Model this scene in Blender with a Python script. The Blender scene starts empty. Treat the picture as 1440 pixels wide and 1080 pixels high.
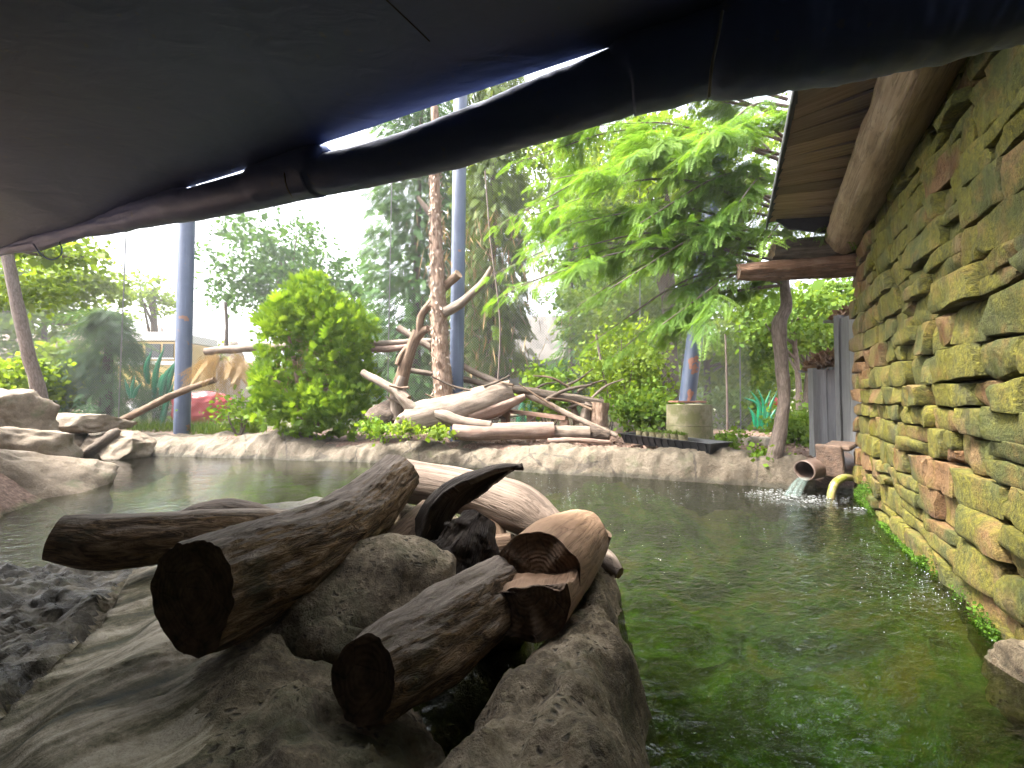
import bpy, bmesh, math, random
import numpy as np
from mathutils import Vector, Matrix

random.seed(7)
RNG = np.random.default_rng(7)
SC = bpy.context.scene
COL = SC.collection

# ------------------------------------------------------------------ camera, sky, sun, exposure
F = 560.0                      # focal length in pixels of a 1440 wide picture
CAMZ = 0.95
PITCH = math.radians(1.84)
cam_d = bpy.data.cameras.new('camera')
cam_d.sensor_width = 36.0
cam_d.lens = 36.0 * F / 1440.0
cam_d.clip_start = 0.02
cam_d.clip_end = 600
cam = bpy.data.objects.new('camera', cam_d)
COL.objects.link(cam)
cam.location = (0, 0, CAMZ)
cam.rotation_euler = (math.pi / 2 + PITCH, 0, 0)
SC.camera = cam

SUN_AZ = math.radians(-100)    # clockwise from +Y: the hazy sun stands behind the viewer's left shoulder
SUN_EL = math.radians(58)
w = bpy.data.worlds.new('World')
SC.world = w
w.use_nodes = True
nt = w.node_tree
sky = nt.nodes.new('ShaderNodeTexSky')
sky.sky_type = 'NISHITA'
sky.sun_disc = False
sky.sun_elevation = SUN_EL
sky.sun_rotation = SUN_AZ
sky.air_density = 1.0
sky.dust_density = 6.0
sky.ozone_density = 1.0
hs = nt.nodes.new('ShaderNodeHueSaturation')
hs.inputs['Saturation'].default_value = 0.30
nt.links.new(sky.outputs[0], hs.inputs['Color'])
bg = nt.nodes['Background']
bg.inputs[1].default_value = 0.15
nt.links.new(hs.outputs[0], bg.inputs[0])
sd = bpy.data.lights.new('sun', 'SUN')
sd.energy = 2.7
sd.angle = math.radians(14)
sd.color = (1.0, 0.95, 0.87)
sun = bpy.data.objects.new('sun', sd)
COL.objects.link(sun)
sv = Vector((math.sin(SUN_AZ) * math.cos(SUN_EL), math.cos(SUN_AZ) * math.cos(SUN_EL), math.sin(SUN_EL)))
sun.rotation_euler = sv.to_track_quat('Z', 'Y').to_euler()
sun.location = sv * 30
SC.view_settings.view_transform = 'Standard'
SC.view_settings.look = 'None'
SC.view_settings.gamma = 1.0
SC.view_settings.exposure = 3.1
SC.view_settings.use_curve_mapping = False
SC.render.engine = 'CYCLES'
cy = SC.cycles
cy.use_denoising = True
cy.use_adaptive_sampling = True
cy.adaptive_threshold = 0.025
cy.max_bounces = 4
cy.diffuse_bounces = 3
cy.glossy_bounces = 2
cy.transmission_bounces = 4
cy.transparent_max_bounces = 6
cy.caustics_reflective = False
cy.caustics_refractive = False
cy.sample_clamp_indirect = 8.0

# ------------------------------------------------------------------ helpers: points
ST, CT = math.sin(PITCH), math.cos(PITCH)
def P(u, v, Y):
    """world point seen at pixel (u, v) of the 1440x1080 photograph, at distance Y ahead of the camera"""
    k = (540 - v) / F
    d = Y / (CT - k * ST)
    return np.array([(u - 720) / F * d, Y, CAMZ + d * (ST + k * CT)])
def G(u, v, z=0.0):
    k = (540 - v) / F
    d = (z - CAMZ) / (ST + k * CT)
    return np.array([(u - 720) / F * d, d * (CT - k * ST), z])

# ------------------------------------------------------------------ helpers: noise
def _hash(ix, iy, iz, seed):
    n = (ix.astype(np.int64) * 374761393 + iy.astype(np.int64) * 668265263 + iz.astype(np.int64) * 2147483647 + seed * 974634777)
    n = n & 0xffffffff
    n = ((n ^ (n >> 13)) * 1274126177) & 0xffffffff
    n = ((n ^ (n >> 16)) * 2246822519) & 0xffffffff
    return ((n ^ (n >> 15)) & 0xffffff) / float(0xffffff) * 2 - 1
def vnoise(p, seed=0):
    p = np.asarray(p, float)
    i = np.floor(p); f = p - i
    f = f * f * f * (f * (f * 6 - 15) + 10)
    x, y, z = i[:, 0], i[:, 1], i[:, 2]
    r = 0
    for dx in (0, 1):
        wx = f[:, 0] if dx else 1 - f[:, 0]
        for dy in (0, 1):
            wy = f[:, 1] if dy else 1 - f[:, 1]
            for dz in (0, 1):
                wz = f[:, 2] if dz else 1 - f[:, 2]
                r = r + _hash(x + dx, y + dy, z + dz, seed) * wx * wy * wz
    return r
def fbm(p, scale=1.0, octv=4, seed=0, gain=0.5):
    p = np.asarray(p, float) * scale
    a, r = 1.0, 0.0
    for o in range(octv):
        r = r + a * vnoise(p + 17.3 * o, seed + o)
        p = p * 2.03
        a *= gain
    return r

# ------------------------------------------------------------------ helpers: objects
WL = {}
def tag(o, label=None, cat=None, group=None, kind=None):
    if label: o['label'] = label
    if cat: o['category'] = cat
    if group: o['group'] = group
    if kind: o['kind'] = kind
    return o
def thing(name, label, cat, loc, group=None):
    o = bpy.data.objects.new(name, None)
    COL.objects.link(o)
    o.empty_display_size = 0.1
    o.location = [float(a) for a in loc]
    WL[o.name] = np.array(loc, float)
    return tag(o, label, cat, group)
def mesh_np(name, V, Fc, smooth=True, attrs=None, mi=None):
    me = bpy.data.meshes.new(name)
    V = np.asarray(V, np.float32)
    if isinstance(Fc, np.ndarray):
        k = Fc.shape[1]
        me.vertices.add(len(V)); me.vertices.foreach_set('co', V.ravel())
        me.loops.add(Fc.size); me.loops.foreach_set('vertex_index', Fc.astype(np.int32).ravel())
        me.polygons.add(len(Fc))
        me.polygons.foreach_set('loop_start', np.arange(0, Fc.size, k, dtype=np.int32))
        me.polygons.foreach_set('loop_total', np.full(len(Fc), k, np.int32))
    else:
        me.from_pydata([tuple(map(float, a)) for a in V], [], Fc)
    n = len(me.polygons)
    me.polygons.foreach_set('use_smooth', np.full(n, smooth, bool))
    if mi is not None:
        me.polygons.foreach_set('material_index', np.asarray(mi, np.int32))
    for an, (ty, data) in (attrs or {}).items():
        at = me.attributes.new(an, ty, 'POINT')
        at.data.foreach_set('vector' if ty == 'FLOAT_VECTOR' else 'value', np.asarray(data, np.float32).ravel())
    me.update(calc_edges=True)
    if name == 'stone' and len(V) > 150 and len(V) < 300: me.set_sharp_from_angle(angle=math.radians(38))
    return me
def put(name, V, Fc, mats, parent=None, smooth=True, attrs=None, mi=None, base=None):
    V = np.asarray(V, float)
    if parent is not None:
        b = WL[parent.name]
    elif base is not None:
        b = np.array(base, float)
    else:
        lo, hi = V.min(0), V.max(0)
        b = np.array([(lo[0] + hi[0]) / 2, (lo[1] + hi[1]) / 2, lo[2]])
    me = mesh_np(name, V - b, Fc, smooth, attrs, mi)
    for m in (mats if isinstance(mats, (list, tuple)) else [mats]):
        me.materials.append(m)
    o = bpy.data.objects.new(name, me)
    COL.objects.link(o)
    if parent is not None:
        o.parent = parent
    else:
        o.location = b
    WL[o.name] = b
    return o

class MB:
    """collects simple solids into one mesh"""
    def __init__(s): s.V = []; s.F = []; s.n = 0
    def add(s, V, Fc):
        s.V.append(np.asarray(V, float)); s.F += [tuple(int(i) + s.n for i in f) for f in Fc]; s.n += len(V); return s
    def box(s, c, size, ax=None):
        c = np.asarray(c, float); hx, hy, hz = [a / 2 for a in size]
        ax = np.eye(3) if ax is None else np.asarray(ax, float)
        pts = [c + x * hx * ax[0] + y * hy * ax[1] + z * hz * ax[2] for z in (-1, 1) for y in (-1, 1) for x in (-1, 1)]
        return s.add(pts, [(0, 2, 3, 1), (4, 5, 7, 6), (0, 1, 5, 4), (2, 6, 7, 3), (0, 4, 6, 2), (1, 3, 7, 5)])
    def prism(s, poly, off):
        poly = [np.asarray(p, float) for p in poly]; off = np.asarray(off, float); n = len(poly)
        return s.add(poly + [p + off for p in poly], [tuple(range(n))[::-1], tuple(range(n, 2 * n))] + [(i, (i + 1) % n, (i + 1) % n + n, i + n) for i in range(n)])
    def put(s, name, mat, parent=None, smooth=False, bevel=0.0, base=None):
        o = put(name, np.concatenate(s.V), s.F, mat, parent, smooth, base=base)
        if bevel:
            m = o.modifiers.new('bevel', 'BEVEL'); m.width = bevel; m.segments = 2; m.limit_method = 'ANGLE'
        return o

def unit(v): return v / np.maximum(np.linalg.norm(v, axis=-1, keepdims=True), 1e-9)
def rotz(a):
    c, s_ = math.cos(a), math.sin(a)
    return np.array([[c, s_, 0], [-s_, c, 0], [0, 0, 1.0]])

def spline(pts, n):
    pts = np.asarray(pts, float)
    if len(pts) == 2:
        t = np.linspace(0, 1, n)[:, None]
        return pts[0] * (1 - t) + pts[1] * t
    Q = np.vstack([2 * pts[0] - pts[1], pts, 2 * pts[-1] - pts[-2]])
    L = np.linalg.norm(np.diff(pts[:, :3], axis=0), axis=1)
    cum = np.concatenate([[0], np.cumsum(L)])
    out = []
    for s_ in np.linspace(0, cum[-1], n):
        i = min(np.searchsorted(cum, s_, 'right') - 1, len(pts) - 2)
        t = (s_ - cum[i]) / max(L[i], 1e-9)
        a, b, c, d = Q[i], Q[i + 1], Q[i + 2], Q[i + 3]
        out.append(0.5 * (2 * b + (c - a) * t + (2 * a - 5 * b + 4 * c - d) * t ** 2 + (3 * b - a - 3 * c + d) * t ** 3))
    return np.array(out)

def tube(path, radii, nr=24, ns=16, amp=0.08, k=6.0, seed=0, fine=0.0, fk=40., caps=True, ell=1.0, flute=0.0, endamp=0.0):
    """a log: rings along a smooth path; returns V, F, grain coordinates, material index (1 = cut end)"""
    path = np.asarray(path, float)
    R = np.asarray(radii, float)
    PR = spline(np.hstack([path, np.interp(np.linspace(0, 1, len(path)), np.linspace(0, 1, len(R)), R)[:, None]]), nr)
    C, r = PR[:, :3], np.maximum(PR[:, 3], 0.001)
    T = np.gradient(C, axis=0); T /= np.linalg.norm(T, axis=1)[:, None]
    up = np.array([0, 0, 1.0]) if abs(T[0, 2]) < 0.9 else np.array([0, 1.0, 0])
    N = np.zeros_like(C)
    N[0] = up - T[0] * up.dot(T[0]); N[0] /= np.linalg.norm(N[0])
    for i in range(1, nr):
        N[i] = N[i - 1] - T[i] * N[i - 1].dot(T[i]); N[i] /= np.linalg.norm(N[i])
    B = np.cross(T, N)
    L = np.concatenate([[0], np.cumsum(np.linalg.norm(np.diff(C, axis=0), axis=1))])
    th = np.arange(ns) / ns * 2 * np.pi
    ct, st = np.cos(th), np.sin(th)
    rr = np.repeat(r, ns); LL = np.repeat(L, ns); CC = np.tile(ct, nr); SS = np.tile(st, nr)
    gcn = np.stack([rr * CC, rr * SS, LL * 0.35], 1)
    d = 1 + amp * fbm(gcn + seed * 3.1, k / max(r.mean(), 1e-3) * 0.12, 3, seed)
    if flute: d = d + flute * fbm(np.stack([rr * CC, rr * SS, LL * 0.06], 1) + seed, 3.2 / max(r.mean(), 1e-3) * 0.5, 2, seed + 9)
    if fine: d = d + fine * fbm(np.stack([rr * CC, rr * SS, LL * 0.25], 1), fk, 3, seed + 5)
    rad = rr * d
    V = np.repeat(C, ns, 0) + np.repeat(N, ns, 0) * (rad * CC)[:, None] + np.repeat(B, ns, 0) * (rad * SS * ell)[:, None]
    if endamp:
        for ring, sg in ((0, -1), (nr - 1, 1)):
            sl = slice(ring * ns, ring * ns + ns)
            V[sl] += T[ring] * sg * (fbm(V[sl], 2.2 / r[ring], 2, seed + 3) * endamp)[:, None]
    g = np.stack([rad * CC, rad * SS, LL], 1)
    Fc = []; mi = []
    for i in range(nr - 1):
        for j in range(ns):
            j2 = (j + 1) % ns
            Fc.append((i * ns + j, i * ns + j2, (i + 1) * ns + j2, (i + 1) * ns + j)); mi.append(0)
    if caps:
        Vs = [V]; gs = [g]; n = len(V)
        for ring, flip in ((0, 1), (nr - 1, 0)):
            idx = np.arange(ring * ns, ring * ns + ns)
            prev = None
            cen = V[idx].mean(0)
            start = V[idx]
            Vs.append(start.copy()); gs.append(g[idx]); prev = np.arange(n, n + ns); n += ns
            for q in (0.93, 0.6, 0.3):
                nv = cen + (start - cen) * q
                nv = nv + T[ring] * ((fbm(nv, 14 / max(r[ring] * 10, .3), 2, seed + 4) * r[ring] * 0.05 + (r[ring] * 0.03 if q < .95 else 0) * (-1 if not flip else 1)))[:, None]
                Vs.append(nv); gs.append(g[idx] * np.array([q, q, 1])); cur = np.arange(n, n + ns); n += ns
                for j in range(ns):
                    j2 = (j + 1) % ns
                    f = (prev[j], prev[j2], cur[j2], cur[j])
                    Fc.append(f[::-1] if flip else f); mi.append(1)
                prev = cur
            Fc.append(tuple(prev[::-1]) if flip else tuple(prev)); mi.append(1)
        V = np.vstack(Vs); g = np.vstack(gs)
        Fc = [tuple(int(a) for a in f) for f in Fc]
    return V, Fc, g, mi
def log(name, path, radii, mats, parent=None, label=None, cat='log', group=None, **kw):
    V, Fc, g, mi = tube(path, radii, **kw)
    o = put(name, V, Fc, mats, parent, True, {'gc': ('FLOAT_VECTOR', g)}, mi)
    if label: tag(o, label, cat, group)
    return o

# ------------------------------------------------------------------ materials
def mat(name):
    m = bpy.data.materials.new(name); m.use_nodes = True
    t = m.node_tree
    return m, t, t.nodes['Principled BSDF']
def N_(t, ty, **kw):
    n = t.nodes.new(ty)
    for k_, v_ in kw.items():
        if k_ in n.inputs: n.inputs[k_].default_value = v_
        else: setattr(n, k_, v_)
    return n
def ramp(t, fac, stops):
    n = t.nodes.new('ShaderNodeValToRGB')
    el = n.color_ramp.elements
    while len(el) < len(stops): el.new(0.5)
    for e, (p_, c_) in zip(el, stops):
        e.position = p_; e.color = (c_[0], c_[1], c_[2], 1) if hasattr(c_, '__len__') else (c_, c_, c_, 1)
    t.links.new(fac, n.inputs[0])
    return n.outputs[0]
def mixc(t, fac, a, b, blend='MIX'):
    n = t.nodes.new('ShaderNodeMix'); n.data_type = 'RGBA'; n.blend_type = blend
    for s_, v_ in ((0, fac), (6, a), (7, b)):
        if hasattr(v_, 'is_linked') or hasattr(v_, 'links'): t.links.new(v_, n.inputs[s_])
        else: n.inputs[s_].default_value = v_ if s_ == 0 else (*v_, 1)
    return n.outputs[2]
def noise(t, vec, scale, detail=4, rough=0.6, dist=0.0):
    n = N_(t, 'ShaderNodeTexNoise', Scale=scale, Detail=detail, Roughness=rough, Distortion=dist)
    if vec is not None: t.links.new(vec, n.inputs['Vector'])
    return n.outputs[0]
def pos(t): return t.nodes.new('ShaderNodeNewGeometry').outputs['Position']
def mapv(t, vec, scale, rot=(0, 0, 0)):
    if any(rot):
        r_ = t.nodes.new('ShaderNodeMapping'); r_.inputs['Rotation'].default_value = rot
        t.links.new(vec, r_.inputs['Vector']); vec = r_.outputs[0]
    n = t.nodes.new('ShaderNodeMapping'); n.inputs['Scale'].default_value = scale
    t.links.new(vec, n.inputs['Vector']); return n.outputs[0]
def bump(t, b, h, strength, dist, prev=None):
    n = N_(t, 'ShaderNodeBump', Strength=strength, Distance=dist)
    t.links.new(h, n.inputs['Height'])
    if prev is not None: t.links.new(prev, n.inputs['Normal'])
    if b is not None: t.links.new(n.outputs[0], b.inputs['Normal'])
    return n.outputs[0]
def sep(t, v, i):
    n = t.nodes.new('ShaderNodeSeparateXYZ'); t.links.new(v, n.inputs[0]); return n.outputs[i]
def math_(t, op, a, b=None, clamp=False):
    n = t.nodes.new('ShaderNodeMath'); n.operation = op; n.use_clamp = clamp
    for i, v_ in enumerate((a, b)):
        if v_ is None: continue
        if hasattr(v_, 'links'): t.links.new(v_, n.inputs[i])
        else: n.inputs[i].default_value = v_
    return n.outputs[0]

def m_plain(name, c, rough=0.6, metal=0.0, var=0.25, scale=6, bmp=0.2, bscale=60, bd=0.003):
    m, t, b = mat(name)
    p = pos(t)
    n = noise(t, p, scale, 5)
    t.links.new(ramp(t, n, [(0.25, [a * (1 - var) for a in c]), (0.75, [min(1, a * (1 + var)) for a in c])]), b.inputs['Base Color'])
    b.inputs['Roughness'].default_value = rough; b.inputs['Metallic'].default_value = metal
    bump(t, b, noise(t, p, bscale, 4), bmp, bd)
    return m

def m_wood(name, dark, mid, light, rough=0.8, bs=0.5, bd=0.006, moss=0.0, xs=34, zs=2.4, crack=0.6):
    m, t, b = mat(name)
    gc = N_(t, 'ShaderNodeAttribute', attribute_name='gc').outputs['Vector']
    n1 = noise(t, mapv(t, gc, (xs, xs, zs)), 1.0, 6, 0.65, 0.4)
    n2 = noise(t, gc, 5.0, 4, 0.6)
    n3 = noise(t, mapv(t, gc, (xs * 3, xs * 3, zs * 2.2)), 1.0, 3, 0.6)
    c1 = ramp(t, n1, [(0.28, dark), (0.5, mid), (0.74, light)])
    c2 = ramp(t, n2, [(0.3, [a * .7 for a in dark]), (0.7, light)])
    c = mixc(t, 0.35, c1, c2)
    cr = ramp(t, noise(t, mapv(t, gc, (xs * .55, xs * .55, zs * .5)), 1.0, 4, 0.6, .8), [(0.465, 1.0), (0.497, 0.0), (0.53, 1.0)])
    c = mixc(t, crack * 0.55, c, mixc(t, 1.0, c, cr, 'MULTIPLY'))
    if moss:
        mo = ramp(t, noise(t, pos(t), 7, 5, .65), [(0.62 - moss * .3, 0.0), (0.74 - moss * .3, 1.0)])
        c = mixc(t, mo, c, (0.06, 0.075, 0.02))
    t.links.new(c, b.inputs['Base Color'])
    b.inputs['Roughness'].default_value = rough
    b.inputs['Specular IOR Level'].default_value = 0.3
    h = math_(t, 'ADD', math_(t, 'MULTIPLY', n1, 1.0), math_(t, 'MULTIPLY', n3, 0.5))
    h = math_(t, 'ADD', h, math_(t, 'MULTIPLY', cr, 0.45))
    bump(t, b, h, bs, bd)
    return m
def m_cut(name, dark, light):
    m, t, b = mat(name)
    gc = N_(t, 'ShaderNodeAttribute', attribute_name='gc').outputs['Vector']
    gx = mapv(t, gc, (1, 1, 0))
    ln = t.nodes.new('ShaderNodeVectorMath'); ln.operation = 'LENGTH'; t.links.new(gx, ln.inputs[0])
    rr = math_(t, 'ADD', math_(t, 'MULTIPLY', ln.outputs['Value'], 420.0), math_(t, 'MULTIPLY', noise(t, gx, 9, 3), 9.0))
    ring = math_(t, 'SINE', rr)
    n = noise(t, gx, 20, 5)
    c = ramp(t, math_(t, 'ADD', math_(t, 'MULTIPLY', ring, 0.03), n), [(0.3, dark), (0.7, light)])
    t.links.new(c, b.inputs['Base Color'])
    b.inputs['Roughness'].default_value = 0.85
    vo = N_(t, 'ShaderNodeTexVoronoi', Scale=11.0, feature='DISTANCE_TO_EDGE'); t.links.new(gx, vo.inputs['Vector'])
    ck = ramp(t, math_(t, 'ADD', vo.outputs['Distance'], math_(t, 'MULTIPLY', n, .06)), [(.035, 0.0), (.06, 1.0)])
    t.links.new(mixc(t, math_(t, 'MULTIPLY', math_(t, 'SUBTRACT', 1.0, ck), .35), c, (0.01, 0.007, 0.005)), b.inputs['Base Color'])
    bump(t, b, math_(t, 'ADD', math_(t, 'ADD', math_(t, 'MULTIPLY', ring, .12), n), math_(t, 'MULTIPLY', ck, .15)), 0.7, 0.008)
    return m
def m_bark(name, dark, mid, light, xs=20, zs=5, bd=0.02, rough=0.9):
    m, t, b = mat(name)
    gc = N_(t, 'ShaderNodeAttribute', attribute_name='gc').outputs['Vector']
    nz = noise(t, gc, 14, 4)
    vv = t.nodes.new('ShaderNodeVectorMath'); vv.operation = 'ADD'
    t.links.new(mapv(t, gc, (xs, xs, zs * .6)), vv.inputs[0]); t.links.new(nz, vv.inputs[1])
    vo = N_(t, 'ShaderNodeTexVoronoi', Scale=1.0, feature='DISTANCE_TO_EDGE'); t.links.new(vv.outputs[0], vo.inputs['Vector'])
    n2 = noise(t, mapv(t, gc, (xs * 2, xs * 2, zs * 1.5)), 1.0, 5, .65)
    h = math_(t, 'ADD', math_(t, 'MULTIPLY', math_(t, 'MINIMUM', vo.outputs['Distance'], 0.2), .45), math_(t, 'MULTIPLY', n2, 0.48))
    t.links.new(ramp(t, h, [(0.14, dark), (0.3, mid), (0.46, light)]), b.inputs['Base Color'])
    b.inputs['Roughness'].default_value = rough
    bump(t, b, h, 0.9, bd)
    return m
def m_rock(name, c1, c2, c3, scale=3.0, bd=0.02, rough=0.85, moss=None, mossamt=0.5, speck=0.5, wet=0.0, stretch=None):
    m, t, b = mat(name)
    p = pos(t)
    if stretch: p = mapv(t, p, stretch[0], stretch[1])
    n1 = noise(t, p, scale, 8, 0.62, 0.3)
    n2 = noise(t, p, scale * 9, 6, 0.7)
    n3 = noise(t, p, scale * 40, 3, 0.6)
    c = ramp(t, math_(t, 'ADD', math_(t, 'MULTIPLY', n1, 0.65), math_(t, 'MULTIPLY', n2, 0.35)), [(0.36, c1), (0.5, c2), (0.64, c3)])
    sp = ramp(t, n3, [(0.38, [0.45] * 3), (0.52, [1.0] * 3)])
    c = mixc(t, speck, c, mixc(t, 1.0, c, sp, 'MULTIPLY'))
    if moss:
        nm = noise(t, pos(t), scale * 1.7, 6, 0.65)
        c = mixc(t, ramp(t, nm, [(0.62 - 0.28 * mossamt, 0.0), (0.74 - 0.28 * mossamt, 0.85)]), c, moss)
    t.links.new(c, b.inputs['Base Color'])
    if wet:
        t.links.new(ramp(t, noise(t, pos(t), 4, 3), [(0.35, 0.25), (0.65, rough)]), b.inputs['Roughness'])
    else:
        b.inputs['Roughness'].default_value = rough
    h = math_(t, 'ADD', math_(t, 'ADD', n1, math_(t, 'MULTIPLY', n2, 0.5)), math_(t, 'MULTIPLY', n3, 0.14))
    bump(t, b, h, 0.8, bd)
    return m
def m_leaf(name, a, b_, tr=None, mix=0.35, gloss=0.12):
    m, t, pb = mat(name)
    r = N_(t, 'ShaderNodeAttribute', attribute_name='rnd').outputs['Fac']
    n = noise(t, pos(t), 1.3, 3)
    f = math_(t, 'ADD', math_(t, 'MULTIPLY', r, 0.7), math_(t, 'MULTIPLY', math_(t, 'SUBTRACT', n, 0.35), 0.7), True)
    c = ramp(t, f, [(0.0, a), (1.0, b_)])
    t.links.new(c, pb.inputs['Base Color'])
    pb.inputs['Roughness'].default_value = 0.6
    pb.inputs['Specular IOR Level'].default_value = gloss
    tl = t.nodes.new('ShaderNodeBsdfTranslucent')
    tc = mixc(t, 1.0, c, tr or (1.5, 1.35, 0.5), 'MULTIPLY')
    t.links.new(tc, tl.inputs['Color'])
    ms = t.nodes.new('ShaderNodeMixShader'); ms.inputs[0].default_value = mix
    t.links.new(pb.outputs[0], ms.inputs[1]); t.links.new(tl.outputs[0], ms.inputs[2])
    t.links.new(ms.outputs[0], t.nodes['Material Output'].inputs['Surface'])
    return m

M = {}
M['log_grey'] = m_wood('weathered_grey_wood', (0.05, 0.036, 0.025), (0.14, 0.10, 0.07), (0.27, 0.21, 0.16), bs=.8, bd=.012)
M['log_brown'] = m_wood('brown_wood', (0.05, 0.028, 0.016), (0.14, 0.085, 0.05), (0.26, 0.18, 0.12), bs=.8, bd=.01)
M['log_tan'] = m_wood('tan_wood', (0.17, 0.095, 0.055), (0.28, 0.17, 0.10), (0.38, 0.25, 0.16), bs=.4, bd=.006)
M['log_mid'] = m_wood('mid_brown_grey_wood', (0.08, 0.055, 0.04), (0.17, 0.125, 0.095), (0.28, 0.215, 0.17), bs=.7, bd=.01)
M['log_pale'] = m_wood('pale_barkless_wood', (0.13, 0.085, 0.055), (0.27, 0.2, 0.15), (0.4, 0.33, 0.27), bs=.5, bd=.008)
M['log_pink'] = m_wood('pinkish_peeled_wood', (0.18, 0.09, 0.06), (0.33, 0.21, 0.16), (0.43, 0.33, 0.27), bs=.5, bd=.008)
M['log_black'] = m_wood('dark_charred_wood', (0.012, 0.009, 0.008), (0.035, 0.026, 0.02), (0.09, 0.068, 0.052), bs=1.0, bd=.02)
M['beam'] = m_wood('beam_wood', (0.2, 0.13, 0.08), (0.34, 0.24, 0.15), (0.46, 0.35, 0.24), bs=.5, bd=.008)
M['rot'] = m_wood('rotten_beam_wood', (0.06, 0.025, 0.012), (0.16, 0.075, 0.04), (0.32, 0.21, 0.14), bs=1., bd=.02, xs=22)
def m_weather(name):
    m, t, b = mat(name)
    gc = N_(t, 'ShaderNodeAttribute', attribute_name='gc').outputs['Vector']
    n1 = noise(t, mapv(t, gc, (26, 26, 7)), 1.0, 7, .7, 1.2)
    n2 = noise(t, mapv(t, gc, (60, 60, 14)), 1.0, 5, .7, .6)
    n3 = noise(t, gc, 6, 4, .6)
    c = ramp(t, n1, [(.33, (0.025, 0.017, 0.011)), (.45, (0.13, 0.085, 0.048)), (.55, (0.29, 0.19, 0.105)), (.66, (0.47, 0.34, 0.215))])
    c = mixc(t, ramp(t, n2, [(.56, 0.0), (.68, .8)]), c, (0.4, 0.235, 0.095))
    c = mixc(t, ramp(t, n3, [(.52, 0.0), (.66, .6)]), c, (0.06, 0.062, 0.035))
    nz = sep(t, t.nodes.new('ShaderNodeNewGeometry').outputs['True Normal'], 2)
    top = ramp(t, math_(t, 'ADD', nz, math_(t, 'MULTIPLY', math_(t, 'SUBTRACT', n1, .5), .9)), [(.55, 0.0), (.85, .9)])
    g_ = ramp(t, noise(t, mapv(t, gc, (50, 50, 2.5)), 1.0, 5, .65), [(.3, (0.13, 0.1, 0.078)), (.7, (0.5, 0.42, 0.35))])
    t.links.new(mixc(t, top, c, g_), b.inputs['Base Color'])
    b.inputs['Roughness'].default_value = .85; b.inputs['Specular IOR Level'].default_value = .25
    bump(t, b, math_(t, 'ADD', n1, math_(t, 'MULTIPLY', n2, .6)), 1.0, .035)
    return m
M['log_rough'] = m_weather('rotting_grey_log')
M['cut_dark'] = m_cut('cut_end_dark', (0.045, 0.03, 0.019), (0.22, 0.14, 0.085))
M['cut_tan'] = m_cut('cut_end_tan', (0.2, 0.12, 0.07), (0.4, 0.27, 0.17))
M['bark_shag'] = m_bark('shaggy_bark', (0.13, 0.075, 0.045), (0.34, 0.22, 0.15), (0.52, 0.4, 0.31), 24, 7, .03)
M['bark_dark'] = m_bark('dark_bark', (0.025, 0.016, 0.01), (0.09, 0.06, 0.04), (0.2, 0.14, 0.1), 26, 7, .025)
M['bark_grey'] = m_bark('grey_bark', (0.06, 0.042, 0.03), (0.17, 0.125, 0.1), (0.28, 0.22, 0.18), 30, 10, .012)
M['bank'] = m_rock('bank_concrete', (0.085, 0.063, 0.038), (0.17, 0.132, 0.088), (0.245, 0.2, 0.143), 3.4, .05, speck=.6, moss=(0.11, 0.105, 0.055), mossamt=.25)
M['rock_tan'] = m_rock('tan_rock', (0.11, 0.08, 0.05), (0.22, 0.165, 0.11), (0.31, 0.25, 0.185), 2.2, .035, moss=(0.09, 0.1, 0.04), mossamt=.15, speck=.4)
M['rock_grey'] = m_rock('grey_rock', (0.05, 0.046, 0.036), (0.12, 0.108, 0.088), (0.24, 0.22, 0.19), 4.5, .035, moss=(0.08, 0.085, 0.035), mossamt=.35, speck=.6)
M['rock_slab'] = m_rock('streaked_rock', (0.07, 0.07, 0.04), (0.3, 0.275, 0.225), (0.52, 0.49, 0.45), 2.0, .018, moss=(0.05, 0.055, 0.022), mossamt=.45, speck=.3, stretch=((.8, 6, 3), (0, 0, math.radians(-64))))
m, t, b = mat('streaked_pale_slab'); p = pos(t)
ps = mapv(t, p, (1.6, 7, 3), (0, 0, math.radians(-64)))
n1 = noise(t, ps, 1.0, 8, .62, .5); n2 = noise(t, p, 40, 6, .7); n3 = noise(t, p, 220, 3, .6)
c = ramp(t, math_(t, 'ADD', math_(t, 'MULTIPLY', n1, .8), math_(t, 'MULTIPLY', n2, .2)), [(.37, (0.035, 0.038, 0.018)), (.45, (0.13, 0.108, 0.05)), (.5, (0.31, 0.255, 0.165)), (.56, (0.54, 0.46, 0.34))])
c = mixc(t, ramp(t, noise(t, p, 2.3, 5, .6), [(.52, 0.0), (.66, .75)]), c, (0.1, 0.1, 0.045))
t.links.new(mixc(t, .5, c, mixc(t, 1.0, c, ramp(t, n3, [(.36, .5), (.5, 1.0)]), 'MULTIPLY')), b.inputs['Base Color']); b.inputs['Roughness'].default_value = .75
bump(t, b, math_(t, 'ADD', math_(t, 'ADD', math_(t, 'MULTIPLY', n1, .8), math_(t, 'MULTIPLY', n2, .35)), math_(t, 'MULTIPLY', n3, .12)), .9, .022); M['rock_slab'] = m
M['leaf_yel'] = m_leaf('yellow_green_leaf', (0.13, 0.215, 0.03), (0.31, 0.42, 0.07), (1.35, 1.35, .45), mix=.5)
M['leaf_mid'] = m_leaf('mid_green_leaf', (0.09, 0.19, 0.03), (0.25, 0.39, 0.06), mix=.45)
M['leaf_dark'] = m_leaf('dark_conifer_leaf', (0.038, 0.115, 0.035), (0.14, 0.29, 0.075), mix=.38)
M['leaf_blue'] = m_leaf('blue_green_needle', (0.05, 0.12, 0.06), (0.16, 0.29, 0.14), mix=.35)
M['leaf_hem'] = m_leaf('hemlock_needle', (0.09, 0.21, 0.04), (0.29, 0.45, 0.08), (1.3, 1.35, .5), mix=.5)
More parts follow.
